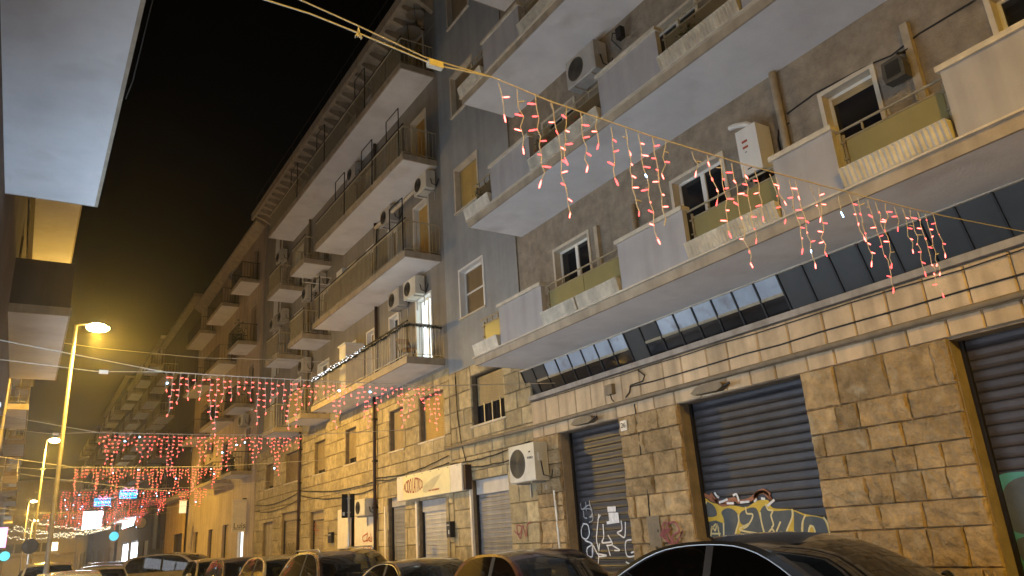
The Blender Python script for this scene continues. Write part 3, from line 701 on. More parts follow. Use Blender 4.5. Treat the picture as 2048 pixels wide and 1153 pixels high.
# pipes on the near building
for y, z0, z1, r, lb in ((10.68, 5.3, 7.42, .045, 'short pale pipe right of the first balcony door'), (9.55, 5.3, 7.42, .05, 'pale pipe rising behind the olive glass panels'), (6.08, 5.3, 8.22, .06, 'tall pale pipe right of the white boiler'), (4.03, 5.3, 7.72, .045, 'square pale duct beside the grey floodlight')):
    t = thing('vent_pipe', lb, 'pipe', (9.2, y, z0))
    if r == .045: bx(9.16, 9.248, y-.05, y+.05, z0, z1).build('duct', 'pipe', t)
    else:
        MB().tube([(9.18, y, z0), (9.18, y, z1)], r, 8).build('pipe', 'pipe', t, smooth=True)
    bx(9.14, 9.249, y-.07, y+.07, (z0+z1)/2, (z0+z1)/2+.05).build('collar', 'pipe', t)
run('wall_cable', 'black cable running along the stucco wall above the balcony doors', 'cable', sag(-2, 3.9, 7.62, 7.5, 9.235, .02, 12, .01)+[(9.235, 4.3, 7.42), (9.235, 4.6, 7.47), (9.235, 5.5, 7.52), (9.235, 6.0, 7.46)], .013, 'cable', 5)
run('wall_cable', 'cable looping around the white boiler on the stucco wall', 'cable', [(9.235, 6.0, 7.30), (9.235, 6.2, 7.28), (9.235, 6.24, 7.15), (9.235, 6.22, 6.2)], .012, 'cable', 5)
for i, (z0, z1, s, y0, y1) in enumerate(((3.62, 3.5, .12, 17.4, 22.2), (3.45, 3.42, .1, 17.4, 22.2), (3.42, 3.75, .16, 22.3, 30), (3.2, 3.55, .2, 22.3, 30), (3.7, 3.6, .18, 30, 36.8), (3.45, 3.35, .22, 30, 36.8), (3.25, 3.3, .1, 13.6, 17.3), (3.5, 3.4, .08, 13.6, 17.3))):
    lbs = ['upper slack cable above the cream shop sign', 'lower slack cable above the cream shop sign', 'upper slack cable over the tan shutters', 'lower slack cable over the tan shutters', 'upper slack cable beyond the far drainpipe', 'lower slack cable beyond the far drainpipe', 'lower cable above the light grey shutter box', 'upper cable above the light grey shutter box']
    run('wall_cable', lbs[i], 'cable', sag(y0, y1, z0, z1, 9.165, s, 14, .015), .016, 'cable', 5)
run('wall_cable', 'black cable hanging straight down between the two stone windows', 'cable', [(9.19, 16.9, 5.6), (9.18, 16.85, 4.6), (9.17, 16.7, 3.9), (9.17, 16.5, 3.4)], .015, 'cable', 5)

# ------------------------------------------------------------------ third building
R3 = thing('apartment_building', 'pinkish beige apartment block with dark iron balconies beyond the brown one', 'building', (XW, 45, 0))
Y34 = 54.0
FL3 = [5.1, 8.33, 11.52, 14.85]
W3 = [(38.3, 39.3), (43.3, 44.6), (49.5, 50.8)]
G3 = [(38.9, 40.1, 0, 2.7), (42.2, 43.6, 0, 3.0), (46.0, 47.2, 0, 2.9), (50.2, 51.6, 0, 2.9)]
wall_sheet(XW-.06, Y23, Y34, 0, 18.4, [(a, b, f+.2, f+2.35) for f in FL3 for a, b in W3]+G3).build('wall', 'plaster3', R3)
bx(9.6, 19, Y23, Y34, 0, 18.4).build('inner_wall', 'mortar', R3)
bx(XW-.1, XW+.3, Y23, Y23+.7, 0, 18.1).build('pilaster', 'plaster3', R3)
c = MB(); c.prism_y([(9.3, 17.7), (8.7, 18.05), (8.7, 18.2), (9.6, 18.3), (9.6, 17.7)], Y23+.02, Y34); c.build('cornice', 'fascia', R3)
for k, f in enumerate(FL3):
    for j, (a, b) in enumerate(W3):
        window(R3, XW-.06, a, b, f+.2, f+2.35, 'french' if (j+k) % 2 else 'roller', sill=False, fm='frame_metal', blindmat='blind_brown')
        if not (k == 0 and j == 2):
            bar_balcony(R3, (37.72, 42.25, 48.4)[j], (40.1, 46.5, 53.0)[j], f, 8.2, railm='dark_metal', step=.13, th=.17, screen=None)
window(R3, XW-.06, *G3[0], 'french', sill=False, lit='E_room', fm='white_paint')
for gg in G3[1:]: roller_shutter(R3, XW-.06, gg[0], gg[1], .12, gg[3], 'shutter_tan', .12, .18)
t = thing('shop_sign', 'tall plain beige blade sign reading Luis beside the lit doorway', 'sign', (8.9, 38.6, 2.5))
bx(8.55, 9.19, 38.57, 38.63, 2.5, 4.0).build('board', 'sign_pale', t); lettering(t, 'Luis', .36, (8.9, 38.563, 2.78), (1, 0, 0), (0, 0, 1), 'ink')
bx(8.62, 9.1, 38.561, 38.569, 2.62, 2.64).build('underline', 'ink', t)
bx(9.0, 9.19, 38.58, 38.62, 4.0, 4.06).build('bracket', 'dark_metal', t)

# ------------------------------------------------------------------ far buildings, right side
def far_block(label, y0, y1, Xw, zt, storeys, wall, bays, depth=1.0, railm='dark_metal', base=None, dirx=1, z1=5.2, gf=None, back=10, shutters=True, bm='blind_brown'):
    t = thing('apartment_building', label, 'building', (Xw, (y0+y1)/2, 0))
    fl = [z1+i*3.1 for i in range(storeys)]
    wn = [((a+b)/2-.55, (a+b)/2+.55) for a, b in bays]
    gf = gf if gf is not None else [((a+b)/2-.9, (a+b)/2+.9, 0, 2.9) for a, b in bays]
    wall_sheet(Xw, y0, y1, 0, zt, [(a, b, f+.2, f+2.3) for f in fl for a, b in wn]+gf, .3, dirx=dirx).build('wall', wall, t)
    xa, xb = sorted((Xw+dirx*.35, Xw+dirx*back)); bx(xa, xb, y0, y1, 0, zt).build('inner_wall', wall, t)
    xa, xb = sorted((Xw-dirx*.0, Xw+dirx*.36)); bx(xa, xb, y0-.01, y0, 0, zt).build('end_wall', wall, t); bx(xa, xb, y1, y1+.01, 0, zt).build('end_wall', wall, t)
    xa, xb = sorted((Xw-dirx*.5, Xw+dirx*.6)); bx(xa, xb, y0, y1, zt, zt+.25).build('roof', 'fascia', t)
    for k, f in enumerate(fl):
        for j, (a, b) in enumerate(wn):
            window(t, Xw, a, b, f+.2, f+2.3, 'roller' if (j+k) % 2 else 'french', dirx=dirx, sill=False, blindmat=bm)
        for a, b in bays: bar_balcony(t, a, b, f, Xw-dirx*depth, Xw, dirx=dirx, railm=railm, step=.2, th=.18)
    for g_ in gf:
        if shutters: o_ = blind(g_[0], g_[1], .1, g_[3], Xw+dirx*.18, .14, dirx).build('roller_shutter', 'shutter_tan' if (int(g_[0]) % 2) else 'shutter_brown', t)
    return t
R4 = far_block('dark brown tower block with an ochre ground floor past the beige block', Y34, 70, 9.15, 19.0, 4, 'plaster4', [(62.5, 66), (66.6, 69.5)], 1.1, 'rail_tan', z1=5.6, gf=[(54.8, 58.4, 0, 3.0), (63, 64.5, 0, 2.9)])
wall_sheet(9.06, Y34+.02, 62, 0, 5.2, [(54.8, 58.4, 0, 3.0)], .1).build('ground_floor', 'ochre', R4)
bx(8.6, 9.1, Y34+.02, 62, 5.2, 5.5).build('string_course', 'fascia', R4)
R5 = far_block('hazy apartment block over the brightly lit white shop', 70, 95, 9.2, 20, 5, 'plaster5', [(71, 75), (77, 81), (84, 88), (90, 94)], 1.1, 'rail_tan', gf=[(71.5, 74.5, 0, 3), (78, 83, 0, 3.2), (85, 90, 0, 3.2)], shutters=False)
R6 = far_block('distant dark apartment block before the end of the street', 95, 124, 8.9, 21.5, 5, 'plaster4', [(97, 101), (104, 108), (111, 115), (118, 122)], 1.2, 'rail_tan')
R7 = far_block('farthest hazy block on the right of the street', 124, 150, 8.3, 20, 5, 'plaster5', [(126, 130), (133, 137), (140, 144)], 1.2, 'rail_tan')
t = thing('end_building', 'pale windowless building closing the far end of the street', 'building', (3, 152, 0))
mb = MB(); mb.box(-6, 8.5, 152, 160, 0, 15.2); mb.build('wall', 'pale', t)
for i in range(6):
    x = -1.5+i*1.25; f_ = bx(x, x+1.1, 151.93, 151.99, 3.6, 5.1).build('window', 'frame_metal', t); bx(x+.06, x+1.04, 151.90, 151.925, 3.68, 5.02).build('pane', 'E_warm' if i == 5 else 'dusky_glass', f_)
bx(-6, 8.5, 151.5, 151.99, 2.9, 3.3).build('string_course', 'fascia', t)
# lit shop of R5
for a, b in ((78, 83), (85, 90)):
    p = bx(9.32, 9.36, a, b, .3, 3.0).build('shop_window', 'E_shop', R5)
    for q in range(4): bx(9.24, 9.31, a+(b-a)*q/3-.05, a+(b-a)*q/3+.05, .15, 3.1).build('mullion', 'white_paint', p)
bx(9.32, 9.36, 71.5, 74.5, .15, 3.0).build('shop_window', 'shutter_light', R5)
def lit_sign(label, x0, x1, y0, y1, z0, z1, m, frame='dark_metal', brk=None):
    t = thing('lit_sign', label, 'sign', ((x0+x1)/2, (y0+y1)/2, z0))
    bx(x0, x1, y0, y1, z0, z1).build('case', frame, t); e = .03
    if x1-x0 > y1-y0: bx(x0+e, x1-e, y0-.012, y0-.002, z0+e, z1-e).build('light_panel', m, t)
    else: bx(x0-.012, x0-.002, y0+e, y1-e, z0+e, z1-e).build('light_panel', m, t)
    if brk: bx(*brk).build('bracket', 'dark_metal', t)
    return t
a = FY(163, 1060, 100); b = FY(207, 1022, 100)
lit_sign('big glowing white box sign high over the far shops', a.x, b.x, 100, 100.25, a.z, b.z, 'E_sign', brk=(b.x, 8.9, 100.05, 100.2, a.z+.4, a.z+.55))
lit_sign('long glowing white sign above the lit shop window', 9.02, 9.18, 79.5, 90, 4.55, 5.3, 'E_sign')
def disc(mb, c, r, n, y0, y1):
    mb.add([(c[0]+r*math.cos(2*math.pi*i/n), y, c[2]+r*math.sin(2*math.pi*i/n)) for y in (y0, y1) for i in range(n)], [tuple(range(n)), tuple(range(2*n-1, n-1, -1))]+[(i, i+n, (i+1) % n+n, (i+1) % n) for i in range(n)])
def round_sign(label, c, r, m, wallx, rim='dark_metal', cat='sign', post=False):
    t = thing('round_sign', label, cat, (c[0], c[1], c[2]-r))
    mb = MB(); disc(mb, c, r, 20, c[1], c[1]+.12); mb.build('disc', rim, t)
    mb = MB(); disc(mb, c, r*.9, 20, c[1]-.014, c[1]-.002); mb.build('face', m, t)
    if post: MB().tube([(c[0], c[1]+.17, 0), (c[0], c[1]+.17, c[2]+.2)], .035, 8).build('post', 'galv', t)
    else: bx(min(c[0], wallx), max(c[0], wallx), c[1]+.02, c[1]+.08, c[2]+r, c[2]+r+.07).build('bracket', 'dark_metal', t)
    return t
round_sign('round teal glowing sign hung over the far shop entrance', FY(228, 1073, 92), .5, 'E_teal', 9.2)
p = FY(282, 1025, 71.5); p.z = 4.4; p.x = 8.5
round_sign('round pale yellow sign hung before the lit shop', p, .5, 'sign_cream', 9.2)
round_sign('dark back of a round traffic sign on a post at the left kerb', FY(60, 1093, 38), .3, 'black', 0, cat='traffic sign', post=True)
t = thing('notice_board', 'tall black notice board on the wall past the ochre ground floor', 'board', (9.05, 66, 2.6)); bx(8.96, 9.14, 65.2, 67.2, 2.2, 4.9).build('board', 'black', t); bx(8.94, 8.955, 65.5, 66.9, 2.5, 4.6).build('sheet', 'grille', t)
p = FY(386, 1000, 53.7)
t = thing('wall_lantern', 'glowing white wall lantern on the corner of the ochre ground floor', 'lantern', (8.9, 53.7, 4.1)); bx(8.55, 9.05, 53.65, 53.85, 4.95, 5.02).build('cap', 'white_paint', t); bx(8.6, 9.0, 53.68, 53.82, 4.2, 4.94).build('globe', 'E_lantern', t); bx(9.0, 9.19, 53.72, 53.78, 4.6, 4.68).build('arm', 'dark_metal', t)  # white unit like an air conditioner, with a glow added to its panel
# pharmacy style sign on the left, far
lit_sign('small pink and blue lit sign low at the left edge beyond the cars', *sorted((FY(-25, 1125, 55).x, FY(8, 1125, 55).x)), 55, 55.2, 2.7, 3.9, 'E_pink', brk=(-1.5, -.7, 55.05, 55.15, 3.2, 3.3))
round_sign('small round teal lit sign low at the left edge beyond the cars', FY(9, 1113, 54.4), .30, 'E_teal', -.9)

# ------------------------------------------------------------------ left side
LX = -.65
L1 = thing('apartment_building', 'left hand apartment block with deep plain white balcony undersides', 'building', (LX, 8, 0))
SHOPS = [(3.2, 6.2, .4, 2.9), (9.0, 14.0, .4, 2.9), (16.8, 22.0, .4, 2.9)]
wl = [(1.0, 2.2), (5, 6.2), (8.5, 9.7), (17.5, 18.7), (20.5, 21.7)]
FLL = [6.25, 9.35, 12.45, 15.55]
wall_sheet(LX, -10, 24, 0, 19, [(a, b, f+.2, f+2.4) for f in FLL for a, b in wl]+SHOPS, .3, dirx=-1).build('wall', 'plaster5', L1)
bx(-11, LX-.36, -10, 24, 0, 19).build('inner_wall', 'mortar', L1)
for f in FLL:
    for j, (a, b) in enumerate(wl): window(L1, LX, a, b, f+.2, f+2.4, 'roller' if j % 2 else 'french', dirx=-1, sill=False)
for k, f in enumerate(FLL):
    s = MB(); s.cur = 1; s.quad((LX, -9, f), (LX, 10.8-.03, f), (.37, 10.77, f), (.37, -9, f)); s.cur = 0; s.box(LX, .41, -9, 10.8, f+.005, f+.2)
    b = s.build('balcony', ['fascia', 'soffit'], L1)
    bx(.3, .4, -9, 10.8, f+.2, f+1.15).build('parapet', 'parapet', b); bx(LX, .3, 10.7, 10.8, f+.2, f+1.15).build('parapet', 'parapet', b)
    s = MB(); s.cur = 1; s.quad((LX, 16.43, f), (LX, 22.75, f), (.35, 22.75, f), (.35, 16.43, f)); s.cur = 0; s.box(LX, .38, 16.4, 22.8, f+.005, f+.17)
    b = s.build('balcony', ['fascia', 'soffit'], L1)
    bx(.28, .36, 16.4, 22.8, f+.17, f+1.1).build('parapet', 'plaster4', b); bx(LX, .28, 16.42, 16.5, f+.17, f+1.1).build('parapet', 'plaster4', b)
    if k == 1: bx(-.62, -.52, 16.5, 22.7, f-.14, f-.004).build('beam', 'pipe_brown', b)
# lit shop front in the left building
for a, b, c, d in SHOPS:
    p = bx(LX-.22, LX-.2, a+.06, b-.06, c+.06, d-.06).build('shop_window', 'E_shop', L1)
    fr = MB(); n = max(2, int((b-a)/1.2))
    for q in range(n+1):
        y = a+.03+(b-a-.06)*q/n; fr.box(LX-.19, LX-.12, y-.03, y+.03, c, d)
    fr.box(LX-.19, LX-.12, a, b, c, c+.06); fr.box(LX-.19, LX-.12, a, b, d-.06, d); fr.build('window_frame', 'galv', p)
t = thing('lit_sign', 'long bluish white lit box sign over the left shop window', 'sign', (LX, 10, 3.05))
bx(LX+.004, -.42, 8.2, 12.2, 3.05, 3.75).build('light_box', 'E_blue_sign', t)
for y in (8.2, 12.2):
    for z in (3.05, 3.75): bx(LX+.004, -.40, y-.03, y+.03, z-.03, z+.03).build('corner', 'galv', t)
run('wall_cable', 'thin wire with a hook hanging off the edge of the left white balcony', 'cable', [(.47, 4.5, 6.35), (.46, 7.4, 6.25), (.43, 7.7, 6.2)], .008, 'cable', 4)
def left_block(label, y0, y1, Xw, slabs, zt, wall, edge, fl, shops=()):
    t = thing('apartment_building', label, 'building', (Xw, (y0+y1)/2, 0))
    wn = [((a+b)/2-.55, (a+b)/2+.55) for a, b in slabs]
    wall_sheet(Xw, y0, y1, 0, zt, [(a, b, f+.2, f+2.3) for f in fl for a, b in wn]+list(shops), .3, dirx=-1).build('wall', wall, t)
    for a, b, c, d in shops:
        p = bx(Xw-.22, Xw-.2, a+.06, b-.06, c+.06, d-.06).build('shop_window', 'E_shop2', t)
        for q in range(5): bx(Xw-.19, Xw-.12, a+(b-a-.06)*q/4, a+(b-a-.06)*q/4+.06, c, d).build('mullion', 'galv', p)
    bx(Xw-10, Xw-.36, y0, y1, 0, zt).build('inner_wall', wall, t); bx(Xw-.36, Xw, y0-.01, y0, 0, zt).build('end_wall', wall, t); bx(Xw-.36, Xw, y1, y1+.01, 0, zt).build('end_wall', wall, t)
    for f in fl:
        for j, (a, b) in enumerate(wn): window(t, Xw, a, b, f+.2, f+2.3, 'roller' if j % 2 else 'french', dirx=-1, sill=False)
        for a, b in slabs: bar_balcony(t, a, b, f, edge, Xw, dirx=-1, railm='rail_tan', step=.2, th=.18)
    return t
left_block('second building on the left with short balconies', 24.2, 44, -.95, [(27.5, 31.5), (35.8, 39.8)], 18, 'plaster5', -.18, FLL[:3], [(26, 32, .4, 2.9), (36, 41, .4, 2.9)])
left_block('third building on the left with tan balcony rails', 44.2, 80, -1.2, [(47, 52), (56, 61), (66, 71)], 17, 'plaster3', -.4, [6.1, 9.2, 12.3])
left_block('far left building near the end of the street', 80.2, 150, -1.6, [(84, 90), (98, 104), (112, 118)], 17, 'plaster5', -.7, [6.0, 9.1, 12.2])

# ------------------------------------------------------------------ street lamps
def street_lamp(label, X, Y, arm, on=True, h=8.15):
    t = thing('street_lamp', label, 'street lamp', (X, Y, 0), group='sodium street lamps along the left kerb', local=True)
    MB().tube([(0, 0, 0), (0, 0, .9), (0, 0, 1.0), (0, 0, h)], [.085, .085, .065, .045], 10).build('pole', 'lamp_metal', t, smooth=True)
    bx(-.13, .13, -.13, .13, -.02, .05).build('base_plate', 'lamp_metal', t)
    MB().tube([(0, 0, h-.03), (.12, 0, h+.02), (arm-.25, 0, h+.03)], .03, 8).build('arm', 'lamp_metal', t, smooth=True)
    mb = MB(); rows = []
    for s_, wd, zt, zb in ((-.28, .05, .05, .0), (-.2, .11, .10, -.02), (0, .15, .13, -.03), (.2, .14, .12, -.03), (.3, .07, .06, -.01)):
        rows.append([(arm+s_, -wd, h+zb), (arm+s_, -wd*.8, h+zt*.8), (arm+s_, 0, h+zt), (arm+s_, wd*.8, h+zt*.8), (arm+s_, wd, h+zb)])
    hd = mb.grid(rows).build('lamp_head', 'lamp_metal', t, smooth=True)
    ln = MB().ball((arm, 0, h-.045), .235, 14, 8, (1.3, .85, .58)).build('lens', 'E_sodium', t, smooth=True)
    if on:
        ld = bpy.data.lights.new('lamp_light', 'SPOT'); ld.energy = LAMP_W; ld.color = SODIUM; ld.spot_size = R_(170); ld.spot_blend = .5; ld.shadow_soft_size = .13
        lo = bpy.data.objects.new('lamp_light', ld); col.objects.link(lo); lo.parent = t; lo.location = (arm, 0, h-.2); lo.rotation_euler = (0, R_(-14), 0)
        pd = bpy.data.lights.new('lamp_spill', 'POINT'); pd.energy = LAMP_W*.19; pd.color = SODIUM; pd.shadow_soft_size = .13
        po = bpy.data.objects.new('lamp_spill', pd); col.objects.link(po); po.parent = t; po.location = (arm, 0, h-.2)
    return t
street_lamp('sodium street lamp glowing beside the left balconies, tallest of the row', .72, 24.0, .56)
street_lamp('second glowing sodium street lamp of the row, beyond the tallest one', .72, 48.5, .40)
street_lamp('third small glowing sodium street lamp of the row', .55, 97, .45)
street_lamp('farthest glowing sodium street lamp before the pale end building', 1.6, 140, .45)
street_lamp('sodium street lamp at the near end of the row', .72, -5.0, .56)

# ------------------------------------------------------------------ icicle light strings
bulb_mesh = {k: MB().tube([(0, 0, 0), (.010, 0, 0), (.014, 0, 0), (.040, 0, 0), (.046, 0, 0)], [.003, .003, .005, .0046, .002], 6).mesh('bulb', m) for k, m in (('red', 'E_red'), ('hot', 'E_hot'), ('blue', 'E_blue'), ('pale', 'cord_cream'))}
def strand_pts(top, bot, rr, amp=.012):
    n = max(3, int((top-bot).length/.06)); pts = []
    for i in range(n+1):
        f = i/n; p = top.lerp(bot, f); a = amp*(.4+1.2*f) if 0 < i else 0
        pts.append(p+Vector((rr.uniform(-a, a), rr.uniform(-a, a), 0)))
    return pts
def add_strand(parent, top, bot, rr, near, k):
    pts = strand_pts(top, bot, rr)
    s = MB().tube(pts, .0032 if near else .004, 5 if near else 4).build('strand', 'cord_cream', parent)
    L = (top-bot).length; n = max(2, int(L/(.082 if near else .085))); fb = MB(); wb = MB()
    for i in range(1, n+1):
        f = i/n-.02; q = f*(len(pts)-1); j = min(int(q), len(pts)-2); p = pts[j].lerp(pts[j+1], q-j)
        ang = rr.choice((0, math.pi))+rr.uniform(-.7, .7); tilt = rr.uniform(-.35, .35)
        if i == n: tilt = 1.25; 
        white = rr.random() < (.018 if near else .03)
        if near:
            kind = 'blue' if white else rr.choice(('red', 'red', 'red', 'hot', 'hot', 'pale', 'red', 'hot'))
            q_ = rr.uniform(.85, 1.2); inst('bulb', bulb_mesh[kind], s, p, (q_, q_, q_), (0, tilt, ang))
        else:
            d = Vector((math.cos(ang)*math.cos(tilt), math.sin(ang)*math.cos(tilt), -math.sin(tilt)))
            (wb if white else fb).tube([p, p+d*.012, p+d*.045], [.003, .0085 if not white else .018, .005], 5)
    if fb.v: fb.build('bulbs', 'E_redfar', s, kind='stuff')
    if wb.v: wb.build('bulb', 'E_blue', s)
rr = random.Random(21)
# nearest string, strand by strand
t = thing('icicle_light_string', 'nearest red icicle light string, hung in front of the white balconies', 'light string', (4.6, 3.2, 4.1), group='red icicle light strings across the street')
Y1 = 3.2
wire = [FY(*p, Y1) for p in ((530, 0), (620, 28), (720, 68), (868, 130), (985, 155), (1100, 203), (1300, 272), (1480, 327), (1650, 373), (1800, 412), (1885, 432), (2048, 464))]
wire = [Vector((-.2, Y1, wire[0].z+.06))] + wire + [Vector((9.2, Y1, wire[-1].z+.05))]
wire[0].x = LX+.01
MB().tube([p+Vector((0, 0, 0)) for p in wire], .005, 6).build('carrier_wire', 'cord_cream', t)
w2 = [FY(*p, Y1) for p in ((600, 0), (716, 52), (850, 115), (985, 155))]
w2 = [Vector((LX+.01, Y1, w2[0].z+.05))]+w2
MB().tube(w2, .004, 5).build('second_wire', 'cord_cream', t)
# splice box and tied knots
p = FY(870, 130, Y1); bx(p.x-.045, p.x+.045, Y1-.018, Y1+.018, p.z-.02, p.z+.02).build('splice_box', 'cord_cream', t)
p = FY(717, 55, Y1); kb = MB()
for q in range(9): kb.tube([p, p+Vector((rr.uniform(-.008, .008), rr.uniform(-.008, .008), -.03)), p+Vector((rr.uniform(-.02, .02), rr.uniform(-.015, .015), -.065))], .003, 4)
kb.build('tied_knot', 'cord_cream', t)
SA_ = [(55, 55, 85, 255), (178, 95, 232, 475), (300, 125, 348, 710), (400, 165, 530, 915), (503, 200, 500, 560), (597, 250, 630, 610), (703, 285, 715, 465), (797, 345, 823, 695), (893, 355, 980, 915), (975, 390, 1095, 1090), (1070, 410, 1148, 965), (1160, 440, 1130, 650)]
SB_ = [(85, 230, 130, 370), (195, 255, 275, 585), (285, 285, 360, 815), (372, 315, 505, 1040), (455, 330, 545, 870), (535, 365, 625, 700), (645, 390, 765, 715), (690, 410, 735, 590), (785, 430, 890, 935), (830, 440, 968, 1050), (935, 470, 1015, 700), (1000, 490, 1035, 960), (1140, 540, 1160, 670)]
SC_ = [(708, 135, 785, 370), (755, 155, 840, 510), (810, 165, 955, 655), (853, 178, 955, 520), (907, 187, 920, 330), (955, 205, 990, 315), (1000, 210, 1055, 440), (1040, 220, 1130, 560), (1085, 232, 1215, 690), (1125, 240, 1215, 565), (1170, 245, 1230, 465)]
for lst, o_, s_ in ((SA_, (980, 150), 3.295), (SB_, (1360, 240), 3.603), (SC_, (1440, 340), 2.745)):
    for k, (a, b, c, d) in enumerate(lst):
        top = FY(o_[0]+a/s_, o_[1]+b/s_, Y1); bot = FY(o_[0]+c/s_, o_[1]+d/s_, Y1)
        add_strand(t, top, bot, rr, True, k)
PAT = [.16, .28, .62, .5, .34, .2, .4, .66, .78, .42, .3, .22]
def icicle(label, Y, z0, x0, x1, seed, anchor=(LX-.0, XW), zr=None):
    rr = random.Random(seed)
    t = thing('icicle_light_string', label, 'light string', ((x0+x1)/2, Y, z0), group='red icicle light strings across the street')
    def zz(x): u = (x-4.0)/5; return z0+.06*u*u*1.5
    pts = [Vector((anchor[0], Y, zz(anchor[0])+.3))]+[Vector((x0+(x1-x0)*i/10, Y, zz(x0+(x1-x0)*i/10))) for i in range(11)]+[Vector((anchor[1], Y, zz(anchor[1])+.1))]
    MB().tube(pts, .0085, 5).build('carrier_wire', 'cord_cream', t)
    pts2 = [Vector((anchor[0], Y+.02, pts[0].z-.28)), Vector((x0-.9, Y+.02, zz(x0)-.04)), Vector((x0, Y+.02, zz(x0)))]
    MB().tube(pts2, .006, 5).build('second_wire', 'cord_cream', t)
    bx(x0-.86, x0-.74, Y-.01, Y+.045, zz(x0)-.07, zz(x0)-.02).build('splice_box', 'sign_pale', t)
    n = 45
    for i in range(n):
        x = x0+(x1-x0)*(i+.5)/n; L = PAT[(i+seed) % 12]*rr.uniform(.9, 1.3)
        top = Vector((x, Y, zz(x)-.005)); add_strand(t, top, top+Vector((rr.uniform(-.04, .04), rr.uniform(-.02, .02), -L)), rr, False, i)
    return t
icicle('second red icicle light string, ending at the slanted windows', 12.4, 4.34, 1.6, 6.45, 1, (LX, 9.1))
icicle('third red icicle light string, hung before the cream shop sign', 19.6, 4.42, 1.25, 6.0, 5)
icicle('fourth red icicle light string, between the tan shutters and the left lamp', 27.0, 4.40, 1.2, 5.55, 8, (-.9, XW))
icicle('fifth red icicle light string, beyond the far drainpipe', 34.5, 4.30, 1.2, 6.6, 2, (-.9, XW))
icicle('sixth red icicle light string, before the beige block', 42, 4.38, 1.2, 6.1, 9, (-.9, XW-.1))
icicle('seventh red icicle light string, before the dark brown block', 50, 4.3, 1.0, 6.3, 4, (-1.1, XW-.1))
icicle('farthest red icicle light string, near the lit shop', 60, 4.4, 1.5, 7.2, 7, (-1.1, XW-.2))
def motif(label, c, s):
    t = thing('light_motif', label, 'light motif', c, group='blue gift box light motifs')
    x, y, z = c
    MB().tube([(x-s, y, z-s*.6), (x+s, y, z-s*.6), (x+s, y, z+s*.35), (x-s, y, z+s*.35), (x-s, y, z-s*.6)], s*.05, 6).build('box_outline', 'E_cyan', t)
    MB().tube([(x, y, z+s*.35), (x-s*.5, y, z+s*.8), (x-s*.6, y, z+s*.4), (x, y, z+s*.35), (x+s*.5, y, z+s*.8), (x+s*.6, y, z+s*.4), (x, y, z+s*.35)], s*.05, 6).build('bow', 'E_pink', t)
    MB().tube([(x-s*.9+1.8*s*k/24, y, z-s*.12+s*.34*math.sin(k*2.1)) for k in range(25)], s*.045, 5).build('ribbon', 'E_cyan', t)
    MB().tube([(x, y, z+s*.35), (x, y, z+1.6)], .008, 4).build('hanger', 'cable', t)
motif('blue outlined gift box light with a pink bow, nearer to the beige block', FY(257, 987, 50.3), .44)
motif('blue outlined gift box light hanging nearer to the left lamps', FY(205, 1003, 60.3), .48)
# warm white garlands
for i, (pa, pb, dz, lb) in enumerate((((-30, 1066), (222, 1052), .9, 'lowest and longest of the four'), ((30, 1052), (222, 1053), .8, 'second highest of the four'), ((55, 1040), (222, 1055), .5, 'highest of the four at its left end'), ((15, 1058), (222, 1056), .7, 'third highest of the four'))):
    Y = 76+i*3.0; a, b = FY(*pa, Y), FY(*pb, Y); b.x = min(b.x, 8.6)
    t = thing('fairy_light_garland', 'warm white garland over the far street, '+lb, 'light string', tuple((a+b)/2), group='warm white garlands across the far street')
    pts = [a.lerp(b, k/40)+Vector((0, 0, -dz*4*(k/40)*(1-k/40)*.8)) for k in range(41)]
    MB().tube(pts, .012, 4).build('cord', 'cord_cream', t)
    mb = MB(); rr2 = random.Random(i)
    for k in range(80):
        q = k/80*40; j = int(q); p = pts[j].lerp(pts[j+1], q-j)+Vector((0, 0, rr2.uniform(-.16, .1))); mb.ball(p, rr2.uniform(.02, .04), 5, 3)
    mb.build('bulbs', 'E_warm', t, kind='stuff')
run('overhead_cable', 'plain grey overhead cable crossing the street near the tallest lamp', 'cable', [FY(*p, 22) for p in ((0, 668), (200, 697), (400, 716), (520, 719), (620, 724), (880, 712))], .011, 'cord_cream', 4)
run('overhead_cable', 'plain thin cable sloping from the left poles to the beige block', 'cable', [FY(*p, 30) for p in ((40, 948), (90, 955), (250, 975), (360, 985), (450, 978))], .012, 'cord_cream', 4)

